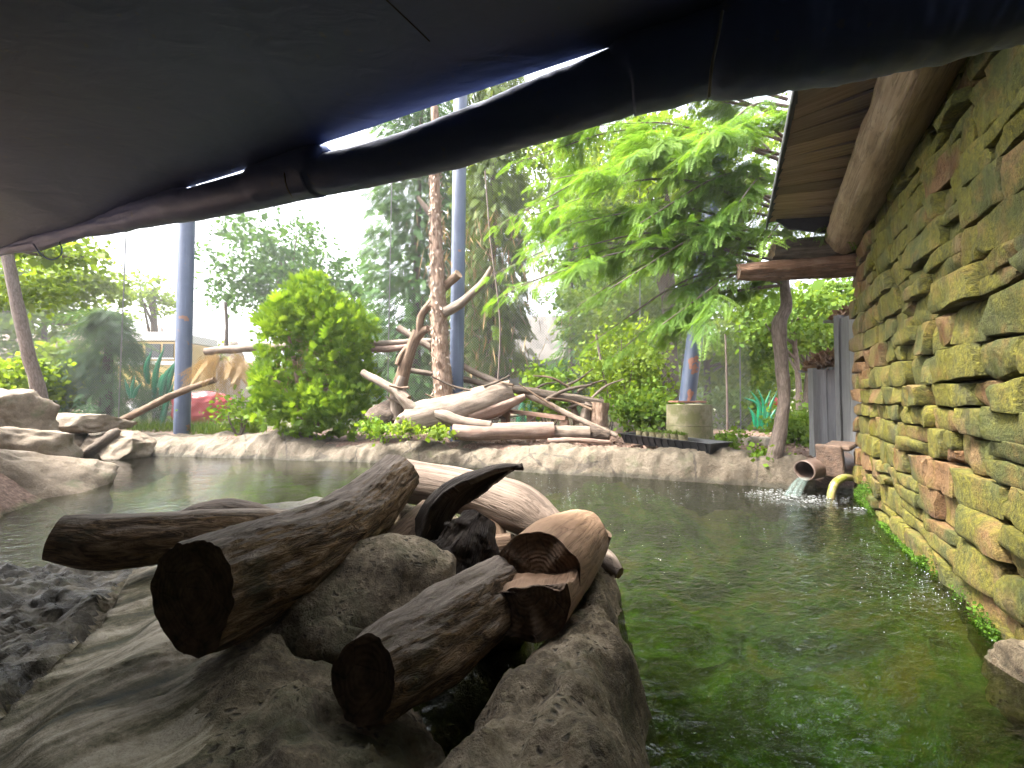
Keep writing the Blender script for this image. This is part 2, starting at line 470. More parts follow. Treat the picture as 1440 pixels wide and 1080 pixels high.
M['leaf_arb'] = m_leaf('arborvitae_spray', (0.08, 0.19, 0.018), (0.29, 0.45, 0.05), mix=.42)
M['leaf_olive'] = m_leaf('olive_foliage', (0.06, 0.11, 0.02), (0.2, 0.28, 0.05), mix=.4)
M['grass'] = m_leaf('grass_blade', (0.06, 0.13, 0.02), (0.2, 0.28, 0.06), mix=.35)
M['straw'] = m_leaf('dry_frond', (0.25, 0.15, 0.06), (0.52, 0.38, 0.2), (1.1, 1.0, .8), mix=.25)
M['litter'] = m_leaf('leaf_litter', (0.12, 0.06, 0.03), (0.36, 0.22, 0.13), (1, 1, 1), mix=.1)

# blue paint with rust patches
m, t, b = mat('blue_post_paint')
p = pos(t)
c = ramp(t, noise(t, p, 3, 5), [(0.3, (0.075, 0.10, 0.17)), (0.7, (0.11, 0.14, 0.22))])
ru = ramp(t, noise(t, mapv(t, p, (4.5, 4.5, 4.5)), 1.0, 4, .55), [(0.63, 0.0), (0.66, 1.0)])
c = mixc(t, ru, c, (0.3, 0.14, 0.08))
st_ = ramp(t, noise(t, mapv(t, p, (30, 30, 1.5)), 1.0, 4), [(0.55, 0.0), (0.8, 0.5)])
c = mixc(t, st_, c, (0.2, 0.25, 0.34))
t.links.new(c, b.inputs['Base Color']); b.inputs['Roughness'].default_value = 0.45
bump(t, b, ru, 0.3, 0.003); M['blue'] = m
M['bluerust'] = m_plain('rust_primer_patch', (0.34, 0.15, 0.1), .8, var=.3, scale=20)

# ------------------------------------------------------------------ the setting: ground and pond
bank_line = np.array([G(u, v, 0)[:2] for u, v in ((60, 637), (120, 640), (165, 639), (230, 641), (300, 643), (360, 645), (430, 648), (500, 650), (570, 653), (640, 656), (700, 661), (770, 665), (830, 669), (900, 673), (960, 677), (1030, 681), (1100, 687), (1150, 690))])
W0 = np.array([2.0, 1.72]); WD = np.array([1.44, 2.34]); WD /= np.linalg.norm(WD); WN = np.array([-WD[1], WD[0]])
S_FAR = 2.68
pond_poly = np.vstack([bank_line + np.array([0, .12]), [W0 + WD * S_FAR + [.3, .1]], [W0 - WD * 3.5], [(-0.6, -2.2)], [(-3.4, -1.5)], [(-3.4, 1.2)], [(-3.75, 2.75)], [(-4.6, 4.0)], [(-6.6, 5.2)]])
def poly_sdf(p, poly):
    d = np.full(len(p), 1e9); inside = np.zeros(len(p), bool)
    n = len(poly)
    for i in range(n):
        a, b_ = poly[i], poly[(i + 1) % n]
        e = b_ - a; wv = p - a
        tt = np.clip((wv @ e) / (e @ e), 0, 1)
        d = np.minimum(d, np.linalg.norm(wv - tt[:, None] * e, axis=1))
        c1 = (a[1] > p[:, 1]) != (b_[1] > p[:, 1])
        with np.errstate(divide='ignore', invalid='ignore'):
            xi = (b_[0] - a[0]) * (p[:, 1] - a[1]) / (b_[1] - a[1] + 1e-12) + a[0]
        inside ^= c1 & (p[:, 0] < xi)
    return np.where(inside, -d, d)
def ground_z(x, y):
    p = np.stack([x, y], 1)
    s_ = poly_sdf(p, pond_poly)
    q = np.stack([x, y, np.zeros_like(x)], 1)
    out = 0.26 * np.clip(s_ / 0.25, 0, 1) + 0.03 * fbm(q, 1.1, 3, 3) + 0.012 * fbm(q, 7, 2, 4)
    ins = -0.72 * (1 - np.exp(s_ / 0.45)) + 0.13 * fbm(q, 1.9, 4, 8)
    return np.where(s_ > 0, out, np.minimum(ins, out * .2))
def axis(lo, hi, step, far, grow=1.25):
    a = list(np.arange(lo, hi + 1e-6, step))
    s_ = step
    while a[-1] < far: s_ *= grow; a.append(a[-1] + s_)
    s_ = step; l = [a[0]]
    while l[-1] > -far: s_ *= grow; l.append(l[-1] - s_)
    return np.array(l[1:][::-1] + a)
gx, gy = axis(-8.5, 5.0, 0.09, 260), axis(-1.5, 10.0, 0.09, 260)
XX, YY = np.meshgrid(gx, gy)
ZZ = ground_z(XX.ravel(), YY.ravel())
nx, ny = len(gx), len(gy)
I = np.arange(nx * ny).reshape(ny, nx)
GF = np.stack([I[:-1, :-1].ravel(), I[:-1, 1:].ravel(), I[1:, 1:].ravel(), I[1:, :-1].ravel()], 1)
m, t, b = mat('ground_soil_and_pond_bed')
p = pos(t); z = sep(t, p, 2)
n = noise(t, p, 1.7, 8, .68, .5); n2 = noise(t, p, 30, 5, .7)
soil = ramp(t, n2, [(0.3, (0.07, 0.04, 0.028)), (0.5, (0.2, 0.12, 0.085)), (0.7, (0.36, 0.25, 0.19))])
gr = ramp(t, noise(t, p, .35, 4), [(0.45, 0.0), (0.58, 1.0)])
far_ = ramp(t, math_(t, 'DIVIDE', sep(t, p, 1), 20.0), [(0.38, 0.0), (0.5, 1.0)])
soil = mixc(t, math_(t, 'MULTIPLY', gr, far_), soil, ramp(t, n2, [(0.3, (0.05, 0.09, 0.02)), (0.7, (0.16, 0.21, 0.06))]))
bed = ramp(t, n, [(0.36, (0.008, 0.011, 0.007)), (0.44, (0.03, 0.05, 0.01)), (0.5, (0.07, 0.15, 0.016)), (0.57, (0.17, 0.15, 0.035)), (0.66, (0.16, 0.12, 0.06))])
gsp = t.nodes.new('ShaderNodeVectorMath'); gsp.operation = 'DISTANCE'; gsp.inputs[1].default_value = (1.15, 1.05, -.6); t.links.new(p, gsp.inputs[0])
bed = mixc(t, math_(t, 'MULTIPLY', ramp(t, gsp.outputs['Value'], [(.35, .8), (.95, 0.0)]), ramp(t, n, [(.38, 0.0), (.5, 1.0)])), bed, (0.055, 0.25, 0.012))
bed = mixc(t, ramp(t, noise(t, p, 9, 6, .7), [(0.4, 0.0), (0.65, .6)]), bed, (0.03, 0.045, 0.012))
t.links.new(mixc(t, ramp(t, math_(t, 'ADD', z, .5), [(0.47, 0.0), (0.54, 1.0)]), bed, soil), b.inputs['Base Color'])
b.inputs['Roughness'].default_value = 0.95
bump(t, b, math_(t, 'ADD', n2, math_(t, 'MULTIPLY', noise(t, p, 110, 3), .5)), 0.8, 0.02)
M['ground'] = m
g = put('ground', np.stack([XX.ravel(), YY.ravel(), ZZ], 1), GF, M['ground'], base=(0, 0, 0)); tag(g, kind='structure')

# water: clear tinted film with a reflecting, rippled surface
m, t, b = mat('pond_water')
t.nodes.remove(b)
p = pos(t)
r1 = noise(t, mapv(t, p, (5, 9, 5), (0, 0, math.radians(-14))), 1.0, 3, .55, .6)
r2 = noise(t, mapv(t, p, (17, 26, 17), (0, 0, math.radians(-24))), 1.0, 4, .6, .8)
ag = ramp(t, math_(t, 'DIVIDE', math_(t, 'ADD', sep(t, p, 0), 3.2), 6.0), [(0.12, 0.16), (0.42, 0.5), (0.7, 1.0)])
ag = math_(t, 'MULTIPLY', ag, ramp(t, math_(t, 'DIVIDE', sep(t, p, 1), 5.0), [(.2, .22), (.34, .4), (.48, 1.0), (.75, .8), (.95, .5)]))
h = math_(t, 'ADD', math_(t, 'MULTIPLY', math_(t, 'MULTIPLY', r1, math_(t, 'ADD', ag, .25)), 0.6), math_(t, 'MULTIPLY', math_(t, 'MULTIPLY', r2, ag), 0.75))
bn = bump(t, None, h, 0.8, 0.045)
gl = N_(t, 'ShaderNodeBsdfGlossy', Color=(.97, .97, .97, 1), Roughness=0.02); t.links.new(bn, gl.inputs['Normal'])
tr = N_(t, 'ShaderNodeBsdfTransparent', Color=(0.4, 0.47, 0.23, 1))
fr = N_(t, 'ShaderNodeFresnel', IOR=1.5); t.links.new(bn, fr.inputs['Normal'])
ms = t.nodes.new('ShaderNodeMixShader')
t.links.new(fr.outputs[0], ms.inputs[0]); t.links.new(tr.outputs[0], ms.inputs[1]); t.links.new(gl.outputs[0], ms.inputs[2])
t.links.new(ms.outputs[0], t.nodes['Material Output'].inputs['Surface'])
M['water'] = m
o = MB().add([(-9, -1.5, 0), (5.5, -1.5, 0), (5.5, 8, 0), (-9, 8, 0)], [(0, 1, 2, 3)]).put('pond_water', M['water'], base=(0, 0, 0)); tag(o, kind='structure')

# bank: rounded concrete lip along the far shore
bl = spline(np.hstack([bank_line, np.zeros((len(bank_line), 1))]), 420)
prof = spline(np.array([(-.10, -.5, 0), (-.03, -.05, 0), (.01, .05, 0), (.06, .15, 0), (.18, .235, 0), (.38, .275, 0), (.62, .28, 0), (.8, .25, 0), (.98, .1, 0)]), 26)
tg = np.gradient(bl, axis=0); tg /= np.linalg.norm(tg, axis=1)[:, None]
nr_ = np.stack([-tg[:, 1], tg[:, 0], 0 * tg[:, 0]], 1)
hs_ = 1 + 0.28 * fbm(np.stack([bl[:, 0], bl[:, 1] * 0, bl[:, 0] * 0], 1), .8, 3, 21)
wd_ = np.interp(bl[:, 0], [-7, -2, 0.9, 2.8], [1.25, 1.0, .75, .6])
BV = bl[:, None, :] + nr_[:, None, :] * (prof[None, :, 0:1] * wd_[:, None, None]) + np.array([0, 0, 1.0]) * (prof[None, :, 1:2] * hs_[:, None, None])
BV = BV.reshape(-1, 3)
dd = 0.055 * fbm(BV, 3.0, 3, 5) + 0.026 * fbm(BV, 11, 4, 6, .6)
BV[:, 2] += dd * .8; BV[:, 1] -= dd * .6
k = len(prof); I = np.arange(len(BV)).reshape(-1, k)
BF = np.stack([I[:-1, :-1].ravel(), I[1:, :-1].ravel(), I[1:, 1:].ravel(), I[:-1, 1:].ravel()], 1)
t = M['bank'].node_tree; b = t.nodes['Principled BSDF']; src = b.inputs['Base Color'].links[0].from_socket; p = pos(t)
wl_ = math_(t, 'ADD', sep(t, p, 2), math_(t, 'MULTIPLY', math_(t, 'SUBTRACT', noise(t, p, 6, 5, .7), .5), .16))
c = mixc(t, ramp(t, wl_, [(.025, .85), (.07, 0.0)]), src, (0.055, 0.048, 0.028))
cr = N_(t, 'ShaderNodeTexVoronoi', Scale=1.6, feature='DISTANCE_TO_EDGE'); t.links.new(mapv(t, p, (1.0, .6, .5)), cr.inputs['Vector'])
c = mixc(t, ramp(t, math_(t, 'ADD', cr.outputs['Distance'], math_(t, 'MULTIPLY', math_(t, 'SUBTRACT', noise(t, p, 9, 4), .5), .1)), [(.004, .7), (.02, 0.0)]), c, (0.04, 0.03, 0.02))
t.links.new(mixc(t, ramp(t, noise(t, mapv(t, p, (5, 5, 1.0)), 1.0, 5, .7), [(.5, 0.0), (.66, .55)]), c, (0.1, 0.08, 0.055)), b.inputs['Base Color'])
o = put('pond_bank', BV, BF, M['bank']); tag(o, kind='structure')

# ------------------------------------------------------------------ rock island in front
gx = np.arange(-3.7, 0.8, 0.014); gy = np.arange(0.12, 2.95, 0.014)
XX, YY = np.meshgrid(gx, gy); x, y = XX.ravel(), YY.ravel()
crest = np.array([(.02, .2, .40), (.05, .5, .38), (.12, .8, .325), (.2, 1.1, .26), (.29, 1.45, .19), (.35, 1.8, .14), (.38, 2.1, .11), (.22, 2.4, .10), (-.2, 2.6, .10), (-.6, 2.62, .2), (-.95, 2.55, .24), (-1.3, 2.45, .12), (-1.5, 2.35, .0)])
cs = spline(crest, 140)
q3 = np.stack([x, y, 0 * x], 1)
wob = 0.05 * fbm(q3, 2.2, 3, 31); wob2 = 0.05 * fbm(q3, 2.2, 3, 32)
best = np.full(len(x), -9.0)
for c_ in cs:
    d_ = np.hypot(x + wob - c_[0], y + wob2 - c_[1])
    best = np.maximum(best, c_[2] - .62 * (d_ / .21) ** 2.6)
def smax(a, b_, k_=0.05):
    h_ = np.clip(0.5 + 0.5 * (a - b_) / k_, 0, 1)
    return b_ * (1 - h_) + a * h_ + k_ * h_ * (1 - h_)
def mound(cx, cy, rx, ry, zc, pw=2.2, drop=.5):
    d_ = np.sqrt(((x + wob - cx) / rx) ** 2 + ((y + wob2 - cy) / ry) ** 2)
    return zc - drop * d_ ** pw
best2 = np.full(len(x), -9.0)
for c_ in spline(np.array([(-.14, .2, .38), (-.12, .5, .345), (-.05, .75, .3), (.06, 1.0, .24), (.16, 1.3, .18)]), 40):
    best2 = np.maximum(best2, c_[2] - .5 * (np.hypot(x + wob - c_[0], y + wob2 - c_[1]) / .2) ** 2.4)
zz = smax(best, best2, .06)
zz = smax(zz, mound(-.6, .72, .3, .45, .26))
zz = smax(zz, mound(-.62, 1.2, .4, .4, .1))
zz = smax(zz, mound(-.3, 1.75, .5, .6, .02))
zz = smax(zz, mound(-.1, .25, .3, .3, .3))
# tilted slab on the left with a straight edge
e0, e1 = np.array([-1.22, .95]), np.array([-1.75, 1.85])
ed = (e1 - e0) / np.linalg.norm(e1 - e0); en = np.array([ed[1], -ed[0]])
ds = (x - e0[0]) * en[0] + (y - e0[1]) * en[1] + wob * .6
al = (x - e0[0]) * ed[0] + (y - e0[1]) * ed[1]
slab = .20 - .07 * np.clip(al, -1, 2) + .02 * ds + .025 * np.sin(ds * 21 + 4 * fbm(q3, 1.5, 2, 3)) * .6
slab = slab - 8 * np.clip(.02 - ds, 0, 9) ** 1.1 - .9 * np.clip(ds - .62, 0, 9) ** 1.2
slab = slab - 5 * np.clip(al - 1.1, 0, 9) ** 1.5
led = .075 + .03 * fbm(q3 * np.array([1, 1.6, 1]), 2.2, 4, 36) - .55 * np.clip(y - 2.05 + .25 * fbm(q3, 1.3, 2, 37), 0, 9) - .05 * np.exp(-((ds + .03) / .03) ** 2) - .1 * np.clip(-x - 2.6, 0, 9)
led = np.where(ds < .03, led, -.5)
zz = smax(zz, slab, .03)
zz = np.maximum(zz, led)
zz = np.maximum(zz, -.45)
q3 = np.stack([x, y, zz * 1.3], 1)
onslab = np.clip((ds + .02) * 20, 0, 1) * np.clip((.6 - ds) * 8, 0, 1)
onled = (ds < -.04) & (x < -1.1)
zz = zz + (1 - .75 * onslab) * np.where(onled, 1.15, 1.0) * (0.035 * fbm(q3, 4.5, 3, 41) + 0.02 * fbm(q3, 14, 4, 42, .6)) + .006 * onslab * np.round(2.5 * fbm(q3 @ rotz(math.radians(64)).T * np.array([.5, 3, 1]), 2.0, 2, 45)) - .014 * np.clip(np.abs(fbm(q3, 8, 3, 44)) * -6 + 1, 0, 1) * (ds < 0)
IV = np.stack([x + .03 * fbm(q3 + 5, 5, 2, 43), y, zz], 1)
ny, nx = XX.shape
I = np.arange(nx * ny).reshape(ny, nx)
IF = np.stack([I[:-1, :-1].ravel(), I[:-1, 1:].ravel(), I[1:, 1:].ravel(), I[1:, :-1].ravel()], 1)
keep = (zz[IF].max(1) > -.3)
IF = IF[keep]
fx = x[IF].mean(1); fal = al[IF].mean(1); fds = ds[IF].mean(1)
mi = ((fds > -.06) & (fds < .42 + .08 * fbm(np.stack([fx, fal, 0 * fx], 1), 3, 2, 9)) & (fal < 1.15)).astype(int)
mi = np.where(fds <= -.06, np.where((fx < -1.1), 2, mi), mi)
m, t, b = mat('pitted_grey_rock'); p = pos(t)
n1 = noise(t, p, 5, 8, .65, .4); n2 = noise(t, p, 38, 6, .72); n3 = noise(t, p, 190, 4, .7)
vo = N_(t, 'ShaderNodeTexVoronoi', Scale=34.0, feature='F1')
wv = t.nodes.new('ShaderNodeVectorMath'); wv.operation = 'ADD'; t.links.new(p, wv.inputs[0])
wn = N_(t, 'ShaderNodeTexNoise', Scale=18.0); t.links.new(p, wn.inputs['Vector'])
ws_ = t.nodes.new('ShaderNodeVectorMath'); ws_.operation = 'SCALE'; ws_.inputs[3].default_value = .06; t.links.new(wn.outputs['Color'], ws_.inputs[0]); t.links.new(ws_.outputs[0], wv.inputs[1])
t.links.new(wv.outputs[0], vo.inputs['Vector'])
pit = math_(t, 'MULTIPLY', ramp(t, vo.outputs['Distance'], [(.12, 0.0), (.34, 1.0)]), 1.0)
pitm = math_(t, 'MAXIMUM', pit, ramp(t, n1, [(.45, 1.0), (.56, 0.0)]))
c = ramp(t, math_(t, 'ADD', math_(t, 'MULTIPLY', n1, .55), math_(t, 'MULTIPLY', n2, .45)), [(.36, (0.05, 0.038, 0.022)), (.48, (0.175, 0.132, 0.08)), (.56, (0.33, 0.26, 0.17)), (.66, (0.5, 0.41, 0.29))])
c = mixc(t, ramp(t, noise(t, p, 3.1, 5, .65), [(.5, 0.0), (.64, .7)]), c, (0.11, 0.115, 0.055))
c = mixc(t, ramp(t, noise(t, p, 6.3, 4, .6), [(.6, 0.0), (.7, .5)]), c, (0.2, 0.12, 0.06))
c = mixc(t, math_(t, 'MULTIPLY', math_(t, 'SUBTRACT', 1.0, pitm), .8), c, (0.02, 0.018, 0.014))
t.links.new(c, b.inputs['Base Color']); b.inputs['Roughness'].default_value = .85
hgt = math_(t, 'ADD', math_(t, 'ADD', n1, math_(t, 'MULTIPLY', n2, .55)), math_(t, 'ADD', math_(t, 'MULTIPLY', n3, .16), math_(t, 'MULTIPLY', pitm, .35)))
bump(t, b, hgt, 1.0, .03); M['rock_crust'] = m
m, t, b = mat('wet_dark_rock'); p = pos(t)
n1 = noise(t, mapv(t, p, (4, 9, 5), (0, 0, .35)), 1.0, 7, .7, .6); n2 = noise(t, p, 55, 4, .7)
t.links.new(ramp(t, n1, [(.35, (0.02, 0.017, 0.011)), (.5, (0.085, 0.07, 0.046)), (.66, (0.24, 0.205, 0.15))]), b.inputs['Base Color'])
t.links.new(ramp(t, n1, [(.4, .25), (.62, .6)]), b.inputs['Roughness']); b.inputs['Specular IOR Level'].default_value = .35
bump(t, b, math_(t, 'ADD', n1, math_(t, 'MULTIPLY', n2, .5)), .9, .025); M['rock_wet'] = m
o = put('rock_island', IV, IF, [M['rock_crust'], M['rock_slab'], M['rock_wet']], mi=mi)
tag(o, 'rough grey rock mound with a raised lip carrying the driftwood pile', 'rock')

# ------------------------------------------------------------------ boulders
def boulder(name, c, size, seed, mats, label, cat='rock', group=None, cuts=7, sub=5, amp=.16, rot=0.0, parent=None, flat=0.0):
    bm = bmesh.new(); bmesh.ops.create_icosphere(bm, subdivisions=sub, radius=1.0)
    V = np.array([v.co[:] for v in bm.verts]); Fc = np.array([[v.index for v in f.verts] for f in bm.faces]); bm.free()
    rg = np.random.default_rng(seed)
    V = np.sign(V) * np.abs(V) ** 0.72
    V = V + V * (amp * fbm(V, 1.3, 3, seed))[:, None]
    for _ in range(cuts):
        n_ = rg.normal(size=3); n_[2] = abs(n_[2]) * .8; n_ /= np.linalg.norm(n_)
        d_ = V @ n_; lim = rg.uniform(.68, .95)
        V = V - np.outer(np.clip(d_ - lim, 0, None) * .93, n_)
    if flat: V[:, 2] = np.where(V[:, 2] > flat, flat + (V[:, 2] - flat) * .15, V[:, 2])
    V = V * np.array(size) @ rotz(rot)
    V = V + (V / np.linalg.norm(V, axis=1)[:, None]) * ((.03 * fbm(V, 5, 3, seed + 2) + .012 * fbm(V, 18, 3, seed + 3)) * min(1, max(size) / .5))[:, None]
    o = put(name, V + np.array(c), Fc, mats, parent)
    if label: tag(o, label, cat, group)
    return o
RT, RG = M['rock_tan'], M['rock_grey']
boulder('boulder', (-5.3, 3.65, .0), (1.15, .8, .56), 4, RT, 'large tan layered boulder on the left shore of the pond', rot=.45, cuts=12)
boulder('boulder', (-4.5, 2.65, -.1), (.75, .3, .16), 5, RT, 'low tan rock shelf at the water in front of the largest boulder', flat=.6)
boulder('boulder', (-5.95, 4.5, .3), (.75, .6, .38), 8, RT, 'rounded tan boulder behind the largest boulder, moss on its left', rot=.5)
boulder('boulder', (-6.6, 5.15, .42), (.6, .45, .58), 12, RT, 'tall tan boulder at the left edge of the picture', rot=.3)
boulder('boulder', (-7.15, 6.45, .55), (.85, .45, .17), 15, RT, 'long flat tan ledge rock on top of the stack below the leaning trunk', flat=.7, cuts=9)
boulder('boulder', (-7.1, 6.2, .2), (.62, .42, .22), 17, RT, 'blocky tan rock under the flat tan ledge rock', cuts=9)
boulder('boulder', (-6.3, 6.45, .15), (.55, .4, .26), 19, RT, 'tan rock at the left end of the concrete bank beside the driftwood', rot=-.3)
boulder('boulder', (-4.72, 4.5, .02), (.16, .3, .13), 23, RG, 'small wet grey rock at the water behind the largest boulder', rot=.4)
boulder('boulder', (1.77, 1.37, -.04), (.1, .13, .13), 28, M['rock_crust'], 'small wet grey rock at the foot of the mossy stone wall', cuts=2, amp=.35)
boulder('boulder', P(525, 868, 1.52), (.33, .27, .27), 34, M['rock_crust'], 'dark rounded boulder with a squared end under the big bent log', cuts=5, rot=.35)
boulder('boulder', P(440, 722, 2.48), (.34, .22, .1), 37, RG, 'low pale rock at the back of the rock island behind the logs')
for i, (u, v, Y, s_) in enumerate(((640, 812, 1.85, .05), (668, 800, 1.95, .045), (618, 778, 2.0, .06), (700, 790, 2.0, .06), (640, 790, 2.1, .07), (655, 760, 2.15, .09))):
    boulder('stone', P(u, v, Y), (s_ * 1.3, s_, s_ * .8), 50 + i, RT, ['pinkish stone nearest the hollow dark stump', 'pale pebble between the stump and the cut log', 'small stone behind the hollow stump base', 'stone under the upper cut log, left of its face', 'small stone behind the two pebbles in the gap', 'pale stone below the long pale log'][i], 'stone', 'small stones in the gap of the log pile', sub=3)

for i, (u, v, Y, sx, sz) in enumerate(((470, 905, 1.3, .13, .1), (585, 880, 1.62, .14, .12), (640, 850, 1.75, .12, .1), (400, 850, 1.6, .16, .13), (700, 870, 1.62, .12, .1))):
    boulder('boulder', P(u, v, Y), (sx, sx * .8, sz), 60 + i, M['rock_crust'], ['brown rock wedged under the middle of the big bent log', 'brown rock behind the low cracked log', 'brown rock below the hollow stump', 'brown rock in the shade under the flat split log', 'brown rock under the stepped sawn log'][i], sub=4)
# ------------------------------------------------------------------ driftwood pile in front
LG, CD = M['log_grey'], M['cut_dark']
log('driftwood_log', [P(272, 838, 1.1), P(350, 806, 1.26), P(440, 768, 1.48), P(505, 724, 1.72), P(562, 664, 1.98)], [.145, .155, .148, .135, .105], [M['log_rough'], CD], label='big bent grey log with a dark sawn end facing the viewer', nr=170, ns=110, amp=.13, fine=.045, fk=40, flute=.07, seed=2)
# split flat log (dark side to us)
V, Fc, gc_, mi = tube([P(75, 757, 1.72), P(150, 762, 1.8), P(250, 756, 1.9), P(380, 752, 2.05), P(450, 752, 2.15)], [.085, .115, .12, .13, .1], nr=80, ns=40, amp=.1, fine=.04, fk=22, seed=6, ell=.75, flute=.06)
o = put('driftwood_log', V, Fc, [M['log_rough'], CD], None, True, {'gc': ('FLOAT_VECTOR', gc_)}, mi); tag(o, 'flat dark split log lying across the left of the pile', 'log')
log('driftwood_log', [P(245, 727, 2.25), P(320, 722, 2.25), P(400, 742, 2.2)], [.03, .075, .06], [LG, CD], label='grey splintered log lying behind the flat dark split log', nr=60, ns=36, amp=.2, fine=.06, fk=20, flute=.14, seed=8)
log('driftwood_log', [P(545, 672, 2.5), P(640, 688, 2.45), P(720, 712, 2.38), P(765, 738, 2.3), P(800, 762, 2.2)], [.13, .13, .14, .11, .06], [M['log_mid'], M['cut_tan']], label='long pale smooth log across the back of the pile', nr=90, ns=48, amp=.08, fine=.02, fk=20, seed=10)
log('driftwood_log', [P(690, 728, 2.34), P(700, 760, 2.28), P(704, 800, 2.2)], [.06, .055, .05], [M['log_brown'], CD], label='short upright stub under the long pale log', nr=30, ns=20, seed=13)
log('driftwood_log', [P(548, 770, 1.75), P(580, 742, 1.9), P(602, 718, 2.05)], [.075, .07, .06], [M['log_brown'], M['cut_dark']], label='short brown stub wedged beside the big bent log', nr=40, ns=32, amp=.12, fine=.05, fk=30, seed=12)
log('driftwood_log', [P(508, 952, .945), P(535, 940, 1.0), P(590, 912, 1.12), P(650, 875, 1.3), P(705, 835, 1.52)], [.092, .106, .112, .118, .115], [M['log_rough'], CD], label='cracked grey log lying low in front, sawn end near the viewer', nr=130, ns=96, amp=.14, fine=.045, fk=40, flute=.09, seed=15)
cl_ = thing('sawn_log', 'thick tan log with a stepped dark sawn end resting on the rock lip', 'log', P(775, 850, 1.6))
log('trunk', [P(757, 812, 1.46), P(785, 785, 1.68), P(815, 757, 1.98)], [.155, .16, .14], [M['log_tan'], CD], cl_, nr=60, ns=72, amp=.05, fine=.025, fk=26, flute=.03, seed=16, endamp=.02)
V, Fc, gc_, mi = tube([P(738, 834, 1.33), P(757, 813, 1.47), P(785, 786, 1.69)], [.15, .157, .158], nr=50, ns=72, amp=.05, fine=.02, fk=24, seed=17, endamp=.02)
ax0, ax1 = P(738, 834, 1.33), P(785, 786, 1.69); axd = unit(ax1 - ax0); nu = np.array([-.25, 0, 1.0]); nu = unit(nu - axd * nu.dot(axd))
hgt = (V - ax0) @ nu; lim_ = .012 + .012 * fbm(V, 14, 3, 6)
V = V - np.outer(np.clip(hgt - lim_, 0, None), nu)
put('lower_half', V, Fc, [M['log_tan'], CD], cl_, True, {'gc': ('FLOAT_VECTOR', gc_)}, mi)
log('driftwood_log', [P(800, 775, 2.0), P(835, 770, 1.98), P(852, 748, 1.95)], [.07, .055, .03], [M['log_brown'], CD], label='knobbly branch stump sticking up behind the tan half log', nr=40, ns=28, amp=.25, fine=.08, fk=30, seed=19)
log('driftwood_log', [P(815, 775, 2.12), P(850, 790, 2.05), P(872, 806, 1.98)], [.07, .06, .03], [M['log_pale'], M['cut_tan']], label='pale root end pointing at the water beside the tan log', nr=40, ns=28, amp=.2, fine=.06, fk=30, flute=.15, seed=20)
log('driftwood_log', [P(600, 800, 2.05), P(660, 775, 2.1), P(720, 765, 2.1)], [.06, .065, .06], [M['log_brown'], CD], label='brown log half hidden between the stump and the tan log', nr=40, ns=28, amp=.12, fine=.04, fk=25, seed=22)
# hollow stump: a curved shell with a horn
def shell(name, axis_pts, rad, a0, a1, thick, mats, seed, nr=70, ns=40, tipcut=None, parent=None):
    C = spline(np.hstack([np.asarray(axis_pts), np.asarray(rad)[:, None]]), nr)
    Pc, r = C[:, :3], C[:, 3]
    T = np.gradient(Pc, axis=0); T /= np.linalg.norm(T, axis=1)[:, None]
    ref = np.array([0, -1.0, 0]); Nn = ref - T * (T @ ref)[:, None]; Nn /= np.linalg.norm(Nn, axis=1)[:, None]
    Bn = np.cross(T, Nn)
    tt = np.linspace(0, 1, nr)
    A0 = np.interp(tt, np.linspace(0, 1, len(a0)), a0); A1 = np.interp(tt, np.linspace(0, 1, len(a1)), a1)
    th = A0[:, None] + (A1 - A0)[:, None] * np.linspace(0, 1, ns)[None]
    th = th + .12 * fbm(np.stack([np.repeat(tt, ns) * 9, np.tile(np.linspace(0, 1, ns), nr) * 3, np.zeros(nr * ns)], 1), 1., 3, seed).reshape(nr, ns)
    Vo = []
    for off in (0, -thick):
        rr = r[:, None] + off + .0 * th
        base = np.stack([np.cos(th) * rr, np.sin(th) * rr, np.repeat(tt[:, None], ns, 1)], 2).reshape(-1, 3)
        dn = (1 + .14 * fbm(base * np.array([1, 1, .25]), 14, 4, seed + (1 if off else 0))).reshape(nr, ns)
        rr = rr * dn
        Vo.append((Pc[:, None] + Nn[:, None] * (np.cos(th) * rr)[..., None] + Bn[:, None] * (np.sin(th) * rr)[..., None]).reshape(-1, 3))
    n = nr * ns; I = np.arange(n).reshape(nr, ns); Fc = []
    for i in range(nr - 1):
        for j in range(ns - 1):
            Fc.append((I[i, j], I[i + 1, j], I[i + 1, j + 1], I[i, j + 1])); Fc.append((n + I[i, j], n + I[i, j + 1], n + I[i + 1, j + 1], n + I[i + 1, j]))
    for i in range(nr - 1):
        Fc.append((I[i, 0], n + I[i, 0], n + I[i + 1, 0], I[i + 1, 0])); Fc.append((I[i, -1], I[i + 1, -1], n + I[i + 1, -1], n + I[i, -1]))
    for j in range(ns - 1):
        Fc.append((I[0, j], I[0, j + 1], n + I[0, j + 1], n + I[0, j])); Fc.append((I[-1, j], n + I[-1, j], n + I[-1, j + 1], I[-1, j + 1]))
    Fc = [tuple(int(a) for a in f) for f in Fc]
    V = np.vstack(Vo)
    g_ = np.stack([np.tile(np.cos(th).ravel(), 2) * .15, np.tile(np.sin(th).ravel(), 2) * .15, np.tile(np.repeat(tt * .7, ns), 2)], 1)
    return put(name, V, Fc, mats, parent, True, {'gc': ('FLOAT_VECTOR', g_)})
st = thing('hollow_stump', 'dark hollow stump with a long horn-like splinter rising to the right', 'stump', P(625, 805, 1.75))
shell('horn', [P(622, 815, 1.8), P(632, 770, 1.84), P(645, 725, 1.88), P(672, 690, 1.92), P(705, 667, 1.96), P(733, 655, 2.0)], [.175, .17, .15, .1, .055, .008], [3.3, 3.4, 3.3, 2.7, 2.5, 2.5], [5.2, 5.2, 5.3, 5.4, 5.6, 5.6], .035, M['log_black'], 3, parent=st)
